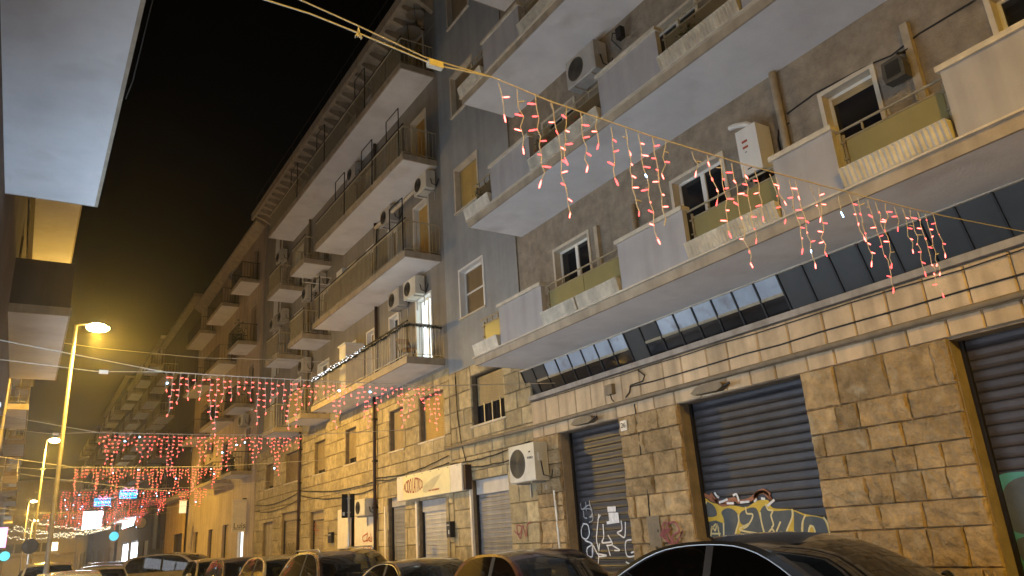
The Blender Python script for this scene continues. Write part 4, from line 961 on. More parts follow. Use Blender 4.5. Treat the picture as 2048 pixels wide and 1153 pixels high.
# ------------------------------------------------------------------ things on the facades
def ac_unit(label, y, z, X=XW, wd=.82, h=.56, d=.30, m='ac_white', gap=.08, text=None, fan_y=None):
    t = thing('air_conditioner', label, 'air conditioner', (X, y, z), group='outdoor air conditioner units')
    x1, x0 = X-gap, X-gap-d
    c = MB(); r = .02
    c.prism_y([(x0+r, z), (x1, z), (x1, z+h), (x0+r, z+h), (x0, z+h-r), (x0, z+r)], y-wd/2, y+wd/2); c.build('casing', m, t)
    fy = y+wd*.17 if fan_y is None else fan_y
    g = MB(); n = 24; R0 = h*.37
    rows = []
    for rad, dx in ((0, -.004), (R0*.25, -.006), (R0*.9, -.006), (R0, -.012), (R0*1.05, -.001)):
        rows.append([(x0+dx, fy+rad*math.cos(2*math.pi*k/n), z+h/2+rad*math.sin(2*math.pi*k/n)) for k in range(n+1)])
    f = g.grid(rows).build('fan_grille', 'grille', t)
    g = MB()
    for k in range(7):
        rad = R0*(k+1)/8
        g.tube([(x0-.012, fy+rad*math.cos(2*math.pi*q/16), z+h/2+rad*math.sin(2*math.pi*q/16)) for q in range(17)], .0035, 4)
    g.build('guard_wire', 'dark_metal', f)
    for e in (-.3, .3):
        b = MB(); b.box(x0+.02, X, y+e*wd-.015, y+e*wd+.015, z-.04, z-.005); b.box(X-.03, X, y+e*wd-.015, y+e*wd+.015, z-.3, z-.04); b.build('bracket', 'ac_grey', t)
    bx(x0+.09, x0+.22, y-wd/2-.025, y-wd/2, z+h*.5, z+h*.72).build('valve_cover', m, t)
    MB().tube([(x0+.15, y-wd/2-.01, z+h*.5), (x0+.16, y-wd/2-.06, z+.1), (x1, y-wd/2-.08, z+.05), (X, y-wd/2-.08, z+.3)], .014, 5).build('hose', 'cable', t)
    if text: lettering(t, text, .075, (x0-.003, y-wd*.33, z+h*.6), (0, -1, 0), (0, 0, 1), 'ink'); bx(x0-.004, x0, y-wd*.36, y-wd*.29, z+h*.74, z+h*.78).build('badge', 'ink', t)
    return t
ac_unit('white air conditioner on the stone pier left of the white tagged shutter', 13.42, 2.62, 9.2, .98, .78, .34, gap=.06, text='YORO')
MB().tube([(9.15, 12.82, 2.4), (9.15, 12.8, 1.9), (9.16, 12.78, .4)], .022, 6).build('drain_hose', 'white_paint', R1)
ac_unit('white air conditioner beside the dark drainpipe over the orange tag', 22.75, 2.42, 9.2, .85, .5, .30)
ac_unit('grey air conditioner high under the third white balcony of the stucco block', 10.2, 10.5, XW, .95, .68, .34, 'ac_grey')
for y, z, lb in ((18.9, 8.36, 'air conditioner above the lit balcony door, right one of the pair'), (20.05, 8.36, 'air conditioner above the lit balcony door, left one of the pair'), (18.0, 11.35, 'air conditioner under the third barred balcony near the corner'), (20.6, 11.35, 'air conditioner under the third barred balcony left of the ochre blind'),
                 (23.7, 14.35, 'air conditioner under the top barred balcony'), (29.0, 11.3, 'air conditioner between the upper small balconies'), (27.6, 11.35, 'air conditioner over an upper small balcony'), (33.2, 14.4, 'air conditioner under the far end of the top balcony'),
                 (32.6, 11.3, 'air conditioner left of the upper far small balcony'), (33.9, 11.3, 'farthest air conditioner at the third floor of the brown block'), (29.3, 8.3, 'air conditioner above the lower small balconies')):
    ac_unit(lb, y, z, XW, m='ac_grey' if y > 19 else 'ac_white')
for y, z, lb in ((39.0, 7.6, 'air conditioner on the beige block under its second balcony'), (47.6, 7.3, 'air conditioner on the far part of the beige block')):
    ac_unit(lb, y, z, XW-.06, m='ac_grey')
# boiler, floodlight, meter
t = thing('wall_boiler', 'white gas boiler with a bent flue above the balcony parapet', 'boiler', (XW, 6.5, 6.4))
b = MB(); b.prism_x([(6.33, 6.62), (6.72, 6.62), (6.72, 7.40), (6.33, 7.40)], 8.86, 9.2); b.build('casing', 'white_enamel', t)
for zz in (7.16, 7.06): bx(8.852, 8.859, 6.52, 6.62, zz, zz+.035).build('vent_slot', 'sign_red', t)
bx(8.852, 8.859, 6.56, 6.59, 6.99, 7.0).build('vent_slot', 'ink', t)
bx(8.85, 8.859, 6.5, 6.6, 6.70, 6.715).build('handle', 'dark_metal', t)
MB().tube([(9.03, 6.52, 7.4), (9.03, 6.52, 7.48), (9.0, 6.58, 7.53), (8.92, 6.72, 7.55), (8.9, 6.84, 7.56)], .045, 8).build('flue', 'white_enamel', t, smooth=True)
g = MB()
for q in range(4): g.tube([(8.95+q*.06, 6.4+q*.06, 6.62), (8.96+q*.06, 6.4+q*.06, 6.45), (9.1, 6.4+q*.07, 6.35), (9.23, 6.4+q*.07, 6.3)], .014, 5)
g.build('pipes', 'dark_metal', t); bx(8.9, 9.18, 6.36, 6.7, 6.575, 6.619).build('base', 'dark_metal', t)
bx(9.2, 9.249, 6.4, 6.7, 6.7, 7.3).build('back_plate', 'ac_grey', t)
t = thing('floodlight', 'old grey floodlight box on an iron arm by the square pale duct', 'floodlight', (9.2, 4.2, 7.1))
MB().prism_x([(4.06, 6.9), (4.33, 6.9), (4.35, 7.0), (4.33, 7.2), (4.1, 7.22), (4.05, 7.1)], 8.95, 9.12).build('housing', 'grille', t)
bx(8.945, 8.949, 4.1, 4.29, 6.95, 7.16).build('lens', 'dusky_glass', t)
MB().tube([(9.05, 4.2, 7.22), (9.1, 4.15, 7.32), (9.25, 4.1, 7.35)], .018, 6).build('arm', 'dark_metal', t); MB().tube([(9.02, 4.3, 7.22), (9.1, 4.1, 7.3), (9.22, 4.0, 7.38)], .01, 5).build('cable', 'cable', t)
t = thing('bracket_lamp', 'small dark lamp on a curled bracket by the high air conditioner', 'lamp', (9.2, 9.3, 10.9))
MB().tube([(9.24, 9.35, 10.8), (9.05, 9.4, 11.0), (9.0, 9.3, 11.08), (9.1, 9.2, 11.05)], .014, 6).build('arm', 'dark_metal', t); bx(8.98, 9.1, 9.05, 9.2, 10.85, 11.1).build('shade', 'dark_metal', t)
# satellite dishes
def dish(label, x, y, z, r=.4, wall=XW):
    t = thing('satellite_dish', label, 'satellite dish', (x, y, z), group='satellite dishes')
    rows = []; ax = Vector((-.5, -.8, .35)).normalized(); u = ax.orthogonal().normalized(); v = ax.cross(u)
    for k in range(5):
        rad = r*k/4; rows.append([Vector((x, y, z))+ax*(.3*rad*rad/r)+rad*(math.cos(2*math.pi*q/18)*u+math.sin(2*math.pi*q/18)*v) for q in range(19)])
    MB().grid(rows).build('dish', 'ac_grey', t, smooth=True)
    MB().tube([Vector((x, y, z))+ax*.02-Vector((0, 0, r*.9)), Vector((x, y, z))+ax*.45], .012, 5).build('arm', 'dark_metal', t)
    MB().tube([(x+.05, y+.05, z), (x+.1, y+.1, z-r), (wall, y+.1, z-r)], .02, 6).build('mount', 'dark_metal', t)
dish('grey satellite dish on the top barred balcony by the corner', 8.75, 18.2, 16.9, .42)
dish('smaller grey satellite dish above the other one at the cornice corner', 8.9, 18.0, 17.55, .3)
dish('satellite dish at the top corner of the beige block', 8.7, 41.2, 16.3, .4)
# cream shop sign
t = thing('shop_sign', 'wide cream sign with red oval lettering over the light shutters', 'sign', (9.0, 18.4, 2.68))
ys, ye, z0, z1 = 16.42, 20.3, 2.68, 3.34
bx(9.0, 9.14, ys, ye, z0, z1).build('case', 'sign_pale', t)
bx(8.992, 8.999, ys+.62, ye-.42, z0+.01, z1-.01).build('face', 'sign_cream', t)
bx(8.993, 8.999, ys+.01, ys+.61, z0+.01, z1-.01).build('face', 'sign_pale', t); bx(8.993, 8.999, ye-.41, ye-.01, z0+.01, z1-.01).build('face', 'sign_pale', t)
yo, zo = 19.2, 3.01
def oval(u, q):
    k = math.sqrt(max(.1, 1-(u/.64)**2)); return u, q*k*3.0
lettering(t, 'ACIDO LATTICO', .2, (8.988, yo, zo-.0), (0, -1, 0), (0, 0, 1), 'sign_red', warp=oval, fit=1.22)
g = MB()   # grey leaf of fine strokes
for i in range(24):
    f = i/23; y = yo-.62-f*1.15; zc = 2.86+.34*f**1.5+.02; hgt = .30*math.sin(math.pi*min(1, .12+f*.95))**.8*(1-.45*f)+.02
    g.quad((8.988, y, zc-hgt*.5), (8.988, y-.014, zc-hgt*.5+.004), (8.988, y-.026, zc+hgt*.5), (8.988, y-.012, zc+hgt*.5))
g.build('leaf_strokes', 'sign_grey', t)
g = MB(); rr3 = random.Random(4); y = yo-.95
for i in range(22):
    wd = rr3.uniform(.012, .03)
    if i not in (6, 9): g.quad((8.987, y, 2.80), (8.987, y-wd, 2.803), (8.987, y-wd, 2.845), (8.987, y, 2.842))
    y -= wd+.008
g.build('small_print', 'sign_red', t)
for i in range(8):
    g = MB(); g.tube([(8.99, ys+.2+i*.5, z1-.035), (8.98, ys+.2+i*.5, z1-.035)], .012, 6); g.build('screw', 'dark_metal', t)
bx(9.03, 9.2, ys-.12, ys-.004, z0+.02, z1-.05).build('rusty_frame', 'pipe_brown', t)
t = thing('letter_box', 'small dark letter box on the stone between the light and grey shutters', 'letter box', (9.15, 17.35, 1.75)); bx(9.07, 9.2, 17.28, 17.48, 1.62, 2.0).build('body', 'black', t); bx(9.064, 9.0695, 17.33, 17.37, 1.7, 1.8).build('label_plate', 'plate', t); bx(9.06, 9.0695, 17.31, 17.45, 1.9, 1.93).build('slot', 'galv', t)
t = thing('letter_box', 'small dark box on the pale plaster panel near the wooden door', 'letter box', (9.15, yp(667), 1.75)); bx(9.1, 9.2, yp(671), yp(664), 1.7, 2.05).build('body', 'black', t); bx(9.095, 9.0995, yp(670), yp(665), 1.95, 1.98).build('slot', 'galv', t)
# wall tags on the middle building
def tagged(px_o, s, strokes, X, m, parent, wd=.04):
    for i, pts in enumerate(strokes):
        g = MB(); ribbon(g, pxs(px_o, s, pts, X), wd, X-.0012*i); g.build('graffiti', m, parent)
tagged((360, 980), 4.655, [[(1740, 410), (1700, 440), (1710, 480), (1740, 470)], [(1745, 400), (1740, 480), (1765, 440), (1770, 480)], [(1775, 410), (1785, 480), (1760, 470)], [(1730, 520), (1710, 540), (1740, 570), (1760, 520), (1780, 560)]], 9.19, 'paint_orange', R2)
tagged((360, 980), 4.655, [[(950, 510), (970, 620), (985, 500)], [(990, 540), (1000, 620), (1010, 500), (1020, 560)], [(1030, 490), (1025, 600), (1050, 560)], [(1040, 540), (1060, 490), (1055, 600), (1075, 540)]], 9.37, 'ink', R2, .035)
tagged((360, 980), 4.655, [[(1230, 330), (1270, 320), (1250, 370), (1290, 380)], [(1265, 390), (1270, 430)]], 9.37, 'paint_orange', R2, .03)
# traffic sign
t = thing('traffic_sign', 'dark backed rectangular traffic sign on a grey pole before the wooden door', 'traffic sign', (7.45, 20.0, .12))
MB().tube([(7.45, 20, .12), (7.45, 20, 2.95)], .032, 10).build('pole', 'galv', t, smooth=True)
bx(7.27, 7.63, 20.04, 20.06, 2.3, 2.92).build('plate', 'black', t)
for zz in (2.42, 2.78): bx(7.41, 7.49, 19.96, 20.039, zz, zz+.03).build('clamp', 'galv', t)
bx(7.29, 7.345, 20.03, 20.039, 2.36, 2.45).build('sticker', 'plate', t)

# planters
def planter(label, y0, y1, z, m='planter', tilt=.05, ribs=True, x0=XB-.02):
    t = thing('planter_box', label, 'planter', (x0, (y0+y1)/2, z), group='ribbed planters on the balcony edges' if ribs else 'plain planters on the balcony edges')
    n = int((y1-y0)/.062) if ribs else 3; h = .235; rows_b = []; rows_t = []; rows_i = []; rows_f = []
    mb = MB()
    cols = []
    for i in range(n*4+1 if ribs else n+1):
        y = y0+(y1-y0)*i/(n*4 if ribs else n); d = .014*(math.sin(2*math.pi*i/4)) if ribs else 0
        cols.append([(x0+.16, y, z), (x0+.02+d, y, z), (x0+.0+d, y, z+.02), (x0-tilt+d, y, z+h-.02), (x0-tilt-.012, y, z+h), (x0+.14, y, z+h), (x0+.14, y, z+h-.05)])
    mb.grid(cols); mb.add(cols[0], [tuple(range(6))]); mb.add(cols[-1], [tuple(range(5, -1, -1))])
    mb.build('trough', m, t); bx(x0+.01, x0+.13, y0+.01, y1-.01, z+h-.09, z+h-.04).build('soil', 'mortar', t)
    return t
F1, F2, F3 = [f+.19 for f in FLOORS[:3]]
planter('cream ribbed planter left of two below the olive glass of the first balcony', 9.78, 10.82, F1)
planter('cream ribbed planter right of two below the olive glass of the first balcony', 8.64, 9.74, F1)
planter('long cream ribbed planter below the middle olive glass of the first balcony', 5.46, 7.08, F1)
planter('cream ribbed planter below the olive glass beside the white boiler', 3.24, 4.52, F1)
planter('cream ribbed planter nearest the end of the first balcony row', .1, 1.7, F1)
planter('stained plain planter at the corner of the first balcony', 12.42, 13.4, F1, ribs=False)
planter('ribbed planter with red flowers on the second balcony', 8.64, 10.84, F2)
planter('ribbed planter with a green shrub on the second balcony', 5.46, 7.08, F2)
planter('plain white planter with a trailing plant at the corner of the second balcony', 12.42, 13.5, F2, ribs=False)
planter('plain planter at the corner of the third balcony', 12.42, 13.5, F3, ribs=False)
planter('ribbed planter on the third balcony', 8.64, 10.84, F3)
def plant(label, c, rx, ry, rz, n, m='leaf', size=.05, cat='plant', flowers=None):
    rr = random.Random(int(c[1]*100)); t = thing('plant', label, cat, c)
    mb = MB()
    for i in range(n):
        a = Vector((rr.gauss(0, .45)*rx, rr.gauss(0, .45)*ry, abs(rr.gauss(.3, .4))*rz))+Vector(c); d = Vector((rr.uniform(-1, 1), rr.uniform(-1, 1), rr.uniform(-.3, 1))).normalized(); s_ = size*rr.uniform(.6, 1.4)
        q = d.orthogonal().normalized()*s_*.35; mb.add([a, a+d*s_*.5+q, a+d*s_, a+d*s_*.5-q], [(0, 1, 2, 3)])
    mb.build('leaves', m, t)
    st = MB()
    for i in range(6): st.tube([Vector(c)-Vector((0, 0, .05)), Vector(c)+Vector((rr.uniform(-.4, .4)*rx, rr.uniform(-.5, .5)*ry, rz*.5))], .006, 4)
    st.build('stems', 'leaf', t)
    if flowers:
        fl = MB()
        for i in range(14):
            a = Vector(c)+Vector((rr.gauss(0, .4)*rx, rr.gauss(0, .5)*ry, rr.uniform(.2, .9)*rz)); fl.ball(a, .022, 5, 3)
        fl.build('flowers', flowers, t)
plant('green shrub growing in the ribbed planter of the second balcony', (XB+.04, 6.55, F2+.2), .1, .3, .35, 240)
plant('sparse red flowering plant in the second balcony planter', (XB+.04, 10.4, F2+.2), .1, .5, .3, 120, flowers='sign_red')
plant('low red flowering plant further along the second balcony planter', (XB+.04, 9.4, F2+.2), .1, .5, .22, 110, flowers='sign_red')
plant('trailing plant at the corner of the second balcony', (XB+.06, 12.9, F2+.15), .12, .35, .4, 170)
plant('bushy plants on the second iron balcony of the beige block', (8.45, 38.9, 11.75), .2, 1.0, .8, 420, size=.12)
plant('bushy plants on the first iron balcony of the beige block', (8.45, 39.2, 5.35), .2, .8, .8, 380, size=.12)
plant('plants along the lower far balcony of the beige block', (8.45, 44.4, 5.35), .2, 1.6, .8, 420, size=.12)
plant('plants along the second far balcony of the beige block', (8.45, 44.0, 8.6), .2, 1.2, .8, 360, size=.12)
# tinsel garland with white lights on the first barred balcony
t = thing('tinsel_garland', 'dark tinsel garland with white lights wound on the balcony hand rail', 'garland', (8.15, 21, 7.2))
rr = random.Random(9); zt = FL2[0]+.19+.92+.03; mb = MB()
path = [(9.2, 17.6)] + [(8.17, 17.6)] + [(8.17, 17.6+i*.1) for i in range(1, 80)]
dense = []
for (x0, y0), (x1, y1) in zip(path[:-1], path[1:]):
    L = math.hypot(x1-x0, y1-y0); n = max(1, int(L/.012))
    dense += [(x0+(x1-x0)*i/n, y0+(y1-y0)*i/n) for i in range(n)]
for i, (x, y) in enumerate(dense):
    dz = -.03-.05*abs(math.sin(y*4.2))
    for q in range(5):
        a = Vector((x, y, zt+dz+rr.uniform(-.02, .02))); d = Vector((rr.uniform(-1, 1), rr.uniform(-1, 1), rr.uniform(-1, 1))).normalized()*rr.uniform(.05, .13); p = d.orthogonal().normalized()*.012
        mb.add([a+p, a-p, a+d], [(0, 1, 2)])
mb.build('tinsel', 'tinsel', t)
mb = MB()
for i in range(95):
    y = 20.4+5.0*(i/95)**.75; mb.ball((8.10+rr.uniform(-.04, .03), y, zt+rr.uniform(-.09, .03)), rr.uniform(.006, .014), 5, 3)
mb.build('bulbs', 'E_white', t, kind='stuff')
# balcony furniture
t = thing('folding_chair', 'wooden folding chair behind the bars of the lit balcony', 'chair', (8.6, 18.6, 6.24))
for sx in (-.2, .2):
    MB().tube([(8.6+sx, 18.4, 6.24), (8.6+sx, 18.9, 7.05)], .018, 5).build('leg', 'dark_metal', t); MB().tube([(8.6+sx, 18.9, 6.24), (8.6+sx, 18.4, 6.7)], .018, 5).build('leg', 'dark_metal', t)
bx(8.4, 8.8, 18.35, 18.75, 6.66, 6.69).build('seat', 'door_wood', t); bx(8.4, 8.8, 18.84, 18.87, 6.9, 7.06).build('backrest', 'door_wood', t)
t = thing('storage_cabinet', 'tall cream cabinet standing on the garlanded balcony', 'cabinet', (8.9, 23.6, 6.24))
bx(8.55, 9.2, 23.3, 23.9, 6.24, 8.0).build('body', 'sign_pale', t); bx(8.5, 9.2, 23.25, 23.95, 8.0, 8.05).build('top', 'white_paint', t); bx(8.542, 8.549, 23.36, 23.84, 6.4, 7.9).build('door', 'white_paint', t)
t = thing('storage_cabinet', 'tall white cabinet standing on the second barred balcony', 'cabinet', (8.9, 24.0, 9.24))
bx(8.6, 9.2, 23.8, 24.4, 9.24, 10.9).build('body', 'white_paint', t); bx(8.592, 8.599, 23.86, 24.34, 9.3, 10.8).build('door', 'white_enamel', t)
t = thing('washing_line', 'white metal washing line arms reaching out from the second barred balcony', 'washing line', (8.1, 25.3, 11.1))
for dz in (0, .28): MB().tube([(8.7, 25.2, 10.7+dz), (7.7, 25.5, 10.8+dz)], .016, 5).build('arm', 'white_paint', t)
MB().tube([(7.7, 25.5, 10.8), (7.7, 25.5, 11.08)], .012, 5).build('cross_bar', 'white_paint', t)
# awning roll above the ochre door
t = thing('rolled_awning', 'long rolled awning in a white tube above the ochre balcony door', 'awning', (8.9, 19.5, 11.6)); MB().tube([(8.95, 18.0, 11.62), (8.95, 21.6, 11.62)], .06, 8).build('roll', 'lip', t, smooth=True); MB().tube([(8.95, 21.6, 11.62), (8.9, 21.6, 10.4)], .02, 6).build('arm', 'lip', t)
for y in (18.1, 21.5): bx(8.95, XW, y-.02, y+.02, 11.6, 11.64).build('bracket', 'lip', t)

# ------------------------------------------------------------------ cars
def paint(name, c, metal=.25, rough=.2):
    m = mat(name, c, rough, .05, 3, metal=metal, coat=1.0, spec=.5); return m
CARS = {}
def car(label, X, Yfront, L, W, H, col_, style='hatch', rz=0, hood=None, glassm='car_glass', rails=False, chrome=False, lights_on=False, group='cars parked along the right kerb', rake=.62, belt=None, rear=.3, bay=None):
    """local axes: front at y=0, car runs to +y; x across; placed with its front at Yfront, facing the viewer (-Y)"""
    t = thing('car', label, 'car', (X, Yfront, 0), rz, group, local=True)
    pm = paint('car_paint', col_)
    hw = W/2; zb = belt or H*.62; zs = .22
    hd = hood if hood is not None else .24*L
    x1 = hd                       # windscreen base
    x2 = hd+rake*(H-zb)*1.55      # windscreen top
    x4 = L-(.12 if style in ('hatch', 'suv', 'van') else .75)  # rear window base
    x3 = x4-rear*(H-zb)*1.6 if style != 'van' else x4-.08
    hz = zb-.06
    # lower body
    st = []
    ys = [0, .05, .15, .35, .7, x1-.1, x1+.15, L*.5, L*.7, L-.5, L-.2, L-.06, L]
    ys = sorted(set(ys))
    rows = []
    for y in ys:
        e = min(y, L-y); pl = hw*(1-.22*max(0, 1-e/.45)**2)
        if y < x1: top = (hz-.26)+(hz-(hz-.26))*min(1, (y/x1))**.55 if style != 'van' else hz-.12+.12*(y/x1)
        elif y > x4-.05: top = zb-.02 if style in ('hatch', 'suv', 'van') else zb-.04-.06*(y-x4)
        else: top = zb
        if y == 0 or y == L: top = min(top, .62 if y == 0 else .8)
        bot = zs+.10*max(0, 1-e/.25)
        half = [(0, bot), (pl*.86, bot), (pl*.97, bot+.10), (pl*1.0, .5), (pl*.995, .68), (pl*.965, top-.05), (pl*.90, top-.005), (pl*.5, top+(.03 if y < x1 else 0)), (0, top+(.04 if y < x1 else 0))]
        rows.append([(-x, y, z) for x, z in half][::-1][:-1]+[(x, y, z) for x, z in half])
    rows2 = []
    for r in rows: rows2.append(r)
    b = MB(); b.grid(rows2); n = len(rows2[0]); b.add(rows2[0], [tuple(range(n))]); b.add(rows2[-1], [tuple(range(n-1, -1, -1))])
    body = b.build('body', pm, t, smooth=True)
    # greenhouse: side arch of (y,z)
    def arc(p, q, bulge, n): 
        out = []
        for i in range(n+1):
            f = i/n; out.append((p[0]+(q[0]-p[0])*f, p[1]+(q[1]-p[1])*f+bulge*4*f*(1-f)))
        return out
    poly_ = [(x1, zb-.02), (x2*.96+x1*.04, H-.035), ((x2+x3)/2, H+.02), (x3, H-.06), (x4, zb-.02)]
    for _ in range(4):
        q_ = [poly_[0]]
        for i in range(len(poly_)-1):
            (a0, a1), (b0, b1) = poly_[i], poly_[i+1]
            if i > 0: q_.append((a0*.75+b0*.25, a1*.75+b1*.25))
            if i < len(poly_)-2: q_.append((a0*.25+b0*.75, a1*.25+b1*.75))
        q_.append(poly_[-1]); poly_ = q_
    cum = [0]
    for i in range(1, len(poly_)): cum.append(cum[-1]+math.hypot(poly_[i][0]-poly_[i-1][0], poly_[i][1]-poly_[i-1][1]))
    arch = []; NA = 22
    for k in range(NA+1):
        d_ = cum[-1]*k/NA; i = max(j for j in range(len(cum)) if cum[j] <= d_+1e-9); i = min(i, len(poly_)-2); f_ = (d_-cum[i])/max(1e-9, cum[i+1]-cum[i])
        arch.append((poly_[i][0]+(poly_[i+1][0]-poly_[i][0])*f_, poly_[i][1]+(poly_[i+1][1]-poly_[i][1])*f_))
    zr_ = max(p[1] for p in arch); arch = [(y, zb-.02+(z-zb+.02)*(H-.02-zb+.02)/(zr_-zb+.02)) for y, z in arch]
    nf = min(range(NA+1), key=lambda i: abs(arch[i][0]-(x2-.03))); nr = min(range(NA+1), key=lambda i: abs(arch[i][0]-(x3+.02)))
    nf = max(3, nf); nr = min(NA-2, max(nr, nf+4))
    hwb, hwr = hw*.93, hw*(.70 if style != 'van' else .84)
    def wz(z): return hwb+(hwr-hwb)*max(0, (z-zb))/(H-zb)
    # cross loft
    CT = [-1, -.93, -.5, 0, .5, .93, 1]
    def cross(i):
        y, z = arch[i]; w_ = wz(z)
        fall = [0, .004, .028, .037, .028, .004, 0]
        fw = -.10 if i < nf else (.06 if i > nr else 0)
        k = 1 if 0 < i < len(arch)-1 else .3
        return [(c*w_, y+fw*(1-c*c)*(1 if i not in (0,) else 1), z+fall[j]*k) for j, c in enumerate(CT)]
    cr = [cross(i) for i in range(len(arch))]
    def strip(i0, i1, c0, c1): return MB().grid([cr[i][c0:c1+1] for i in range(i0, i1+1)])
    strip(nf, nr, 0, 6).build('roof', pm, t, smooth=True)
    strip(0, nf, 1, 5).build('windscreen', 'car_glass' if glassm == 'car_glass' else glassm, t, smooth=True)
    strip(nr, len(arch)-1, 1, 5).build('rear_window', glassm, t, smooth=True)
    for c0, c1 in ((0, 1), (5, 6)):
        strip(0, nf, c0, c1).build('pillar', pm, t, smooth=True); strip(nr, len(arch)-1, c0, c1).build('pillar', pm, t, smooth=True)
    # sides
    ym, zc = (x1+x4)/2, zb
    for sg in (-1, 1):
        inner = []
        for y, z in arch:
            yi = ym+(y-ym)*.90; zi = zb+.02+(z-zb)*.90
            inner.append((yi, max(zi, zb+.02)))
        O_ = [(sg*wz(z), y, z) for y, z in arch]; I_ = [(sg*(wz(z)+.003), y, z) for y, z in inner]; B_ = [(sg*(wz(zb+.02)+.003), y, zb+.02) for y, z in inner]
        MB().grid([O_, I_]).build('door_frame', pm, t, smooth=True)
        MB().grid([[(sg*wz(zb), y, zb-.03) for y, z in inner], B_]).build('door_sill', pm, t)
        nn = len(inner); cut = min(range(nn), key=lambda i: abs(inner[i][0]-(x1+(x4-x1)*.47)))
        yb = inner[cut][0]
        w1 = MB().grid([I_[:cut+1], B_[:cut+1]]).build('side_window', glassm, t); w2_ = MB().grid([I_[cut:], B_[cut:]]).build('side_window', glassm, t)
        bp = MB(); q = inner[cut]
        bp.hull8([(sg*(wz(q[1])+.006), yb-.045, q[1]), (sg*(wz(q[1])+.006), yb+.045, q[1]), (sg*(wz(q[1])-.03), yb+.045, q[1]), (sg*(wz(q[1])-.03), yb-.045, q[1])], [(sg*(wz(zb)+.006), yb-.045, zb), (sg*(wz(zb)+.006), yb+.045, zb), (sg*(wz(zb)-.03), yb+.045, zb), (sg*(wz(zb)-.03), yb-.045, zb)])
        bp.build('pillar', 'trim', t)
        if chrome: MB().tube([(p[0]+sg*.008, p[1], p[2]) for p in I_[1:-1]], .006, 5).build('chrome_trim', 'chrome', t, smooth=True)
        MB().tube([(p[0]+sg*.004, p[1], p[2]-.005) for p in B_[1:-1]], .008, 5).build('window_trim', 'chrome' if chrome else 'trim', t)
        if rails: MB().tube([(sg*hwr*.93, x2+.1, H-.04), (sg*hwr*.93, x2+.2, H+.02), (sg*hwr*.93, x3-.2, H+.01), (sg*hwr*.93, x3-.1, H-.05)], .017, 6).build('roof_rail', 'chrome', t, smooth=True)
        mr = MB().ball((sg*(hw+.10), x1+.28, zb+.06), .085, 10, 7, (1.15, .55, .8)).build('mirror', pm, t, smooth=True)
        bx(min(sg*(hw-.06), sg*(hw+.06)), max(sg*(hw-.06), sg*(hw+.06)), x1+.27, x1+.31, zb+.0, zb+.03).build('mirror_arm', 'trim', mr)
        for yy in (x1+.95, x1+1.85):
            if yy < L-.9: bx(min(sg*hw*.985, sg*(hw*.985+.03)), max(sg*hw*.985, sg*(hw*.985+.03)), yy, yy+.16, zb-.15, zb-.125).build('door_handle', pm, t)
        # wheels
        for yy in (.17*L+.08, L-.18*L):
            wl_ = MB(); n2 = 22; r0 = .31; xo = sg*(hw+.004); xi = sg*(hw-.2)
            rws = []
            for x, r in ((xi, r0*.6), (xi, r0*.97), (xi+sg*.03, r0), (xo-sg*.03, r0), (xo, r0*.95), (xo, r0*.66)):
                rws.append([(x, yy+r*math.cos(2*math.pi*k/n2), r0+r*math.sin(2*math.pi*k/n2)) for k in range(n2+1)])
            wh = wl_.grid(rws).build('wheel', 'tyre', t, smooth=True)
            rm = MB(); rm.grid([[(xo-sg*.015, yy+r*math.cos(2*math.pi*k/n2), r0+r*math.sin(2*math.pi*k/n2)) for k in range(n2+1)] for r in (r0*.66, r0*.6, .05, 0)]); rm.build('rim', 'rim', wh)
            ar = MB(); ar.grid([[(sg*(hw+.001), yy+r*math.cos(math.pi*k/12), r0+r*math.sin(math.pi*k/12)) for k in range(13)] for r in (.0, .37)]); ar.build('wheel_arch', 'trim', t)
        # lamps
        hl = MB().ball((sg*hw*.70, .10, .66), .1, 10, 6, (1.4, .9, .75)).build('headlight', 'E_head' if lights_on else 'headlamp', t, smooth=True)
        MB().ball((sg*hw*.80, L-.07, .82), .1, 10, 6, (.8, .6, 1.5)).build('tail_light', 'tail', t, smooth=True)
    bx(-hw*.42, hw*.42, -.012, .03, .46, .58).build('grille', 'trim', t); bx(-.26, .26, -.03, -.013, .34, .45).build('number_plate', 'plate', t)
    bx(-hw*.8, hw*.8, -.008, .05, .24, .32).build('bumper_intake', 'trim', t)
    # interior
    fl = bx(-hw*.8, hw*.8, x1+.1, x4-.15, .3, .36).build('cabin_floor', 'seat', t)
    bx(-hw*.85, hw*.85, x1-.02, x1+.4, zb-.22, zb-.03).build('dashboard', 'seat', t)
    for sx in (-.36, .36):
        for yy in (x1+1.05, x1+1.85):
            if yy > x4-.4: continue
            s_ = MB(); s_.hull8([(sx-.23, yy, .45), (sx+.23, yy, .45), (sx+.23, yy+.14, .45), (sx-.23, yy+.14, .45)], [(sx-.2, yy+.16, zb+.04), (sx+.2, yy+.16, zb+.04), (sx+.2, yy+.26, zb+.04), (sx-.2, yy+.26, zb+.04)]); s_.box(sx-.23, sx+.23, yy-.45, yy, .4, .55)
            so = s_.build('seat', 'seat', t); bx(sx-.13, sx+.13, yy+.19, yy+.28, zb+.07, zb+.25).build('head_rest', 'seat', so)
    MB().tube([(.36+.17*math.cos(2*math.pi*k/16), x1+.55+.06*math.sin(2*math.pi*k/16), zb-.02+.17*math.sin(2*math.pi*k/16)) for k in range(17)], .014, 5).build('steering_wheel', 'seat', t)
    bx(-.11, .11, x2-.12, x2-.09, H-.19, H-.13).build('rear_view_mirror', 'trim', t)
    return t
KX = 6.05
car('black car with chrome window trim parked before the yellow graffiti shutter', KX+.02, 2.55, 4.5, 1.84, 1.47, (.012, .011, .010), 'suv', chrome=True, glassm='car_glass_dark', rake=1.05, rear=1.05, hood=1.15, belt=.94)
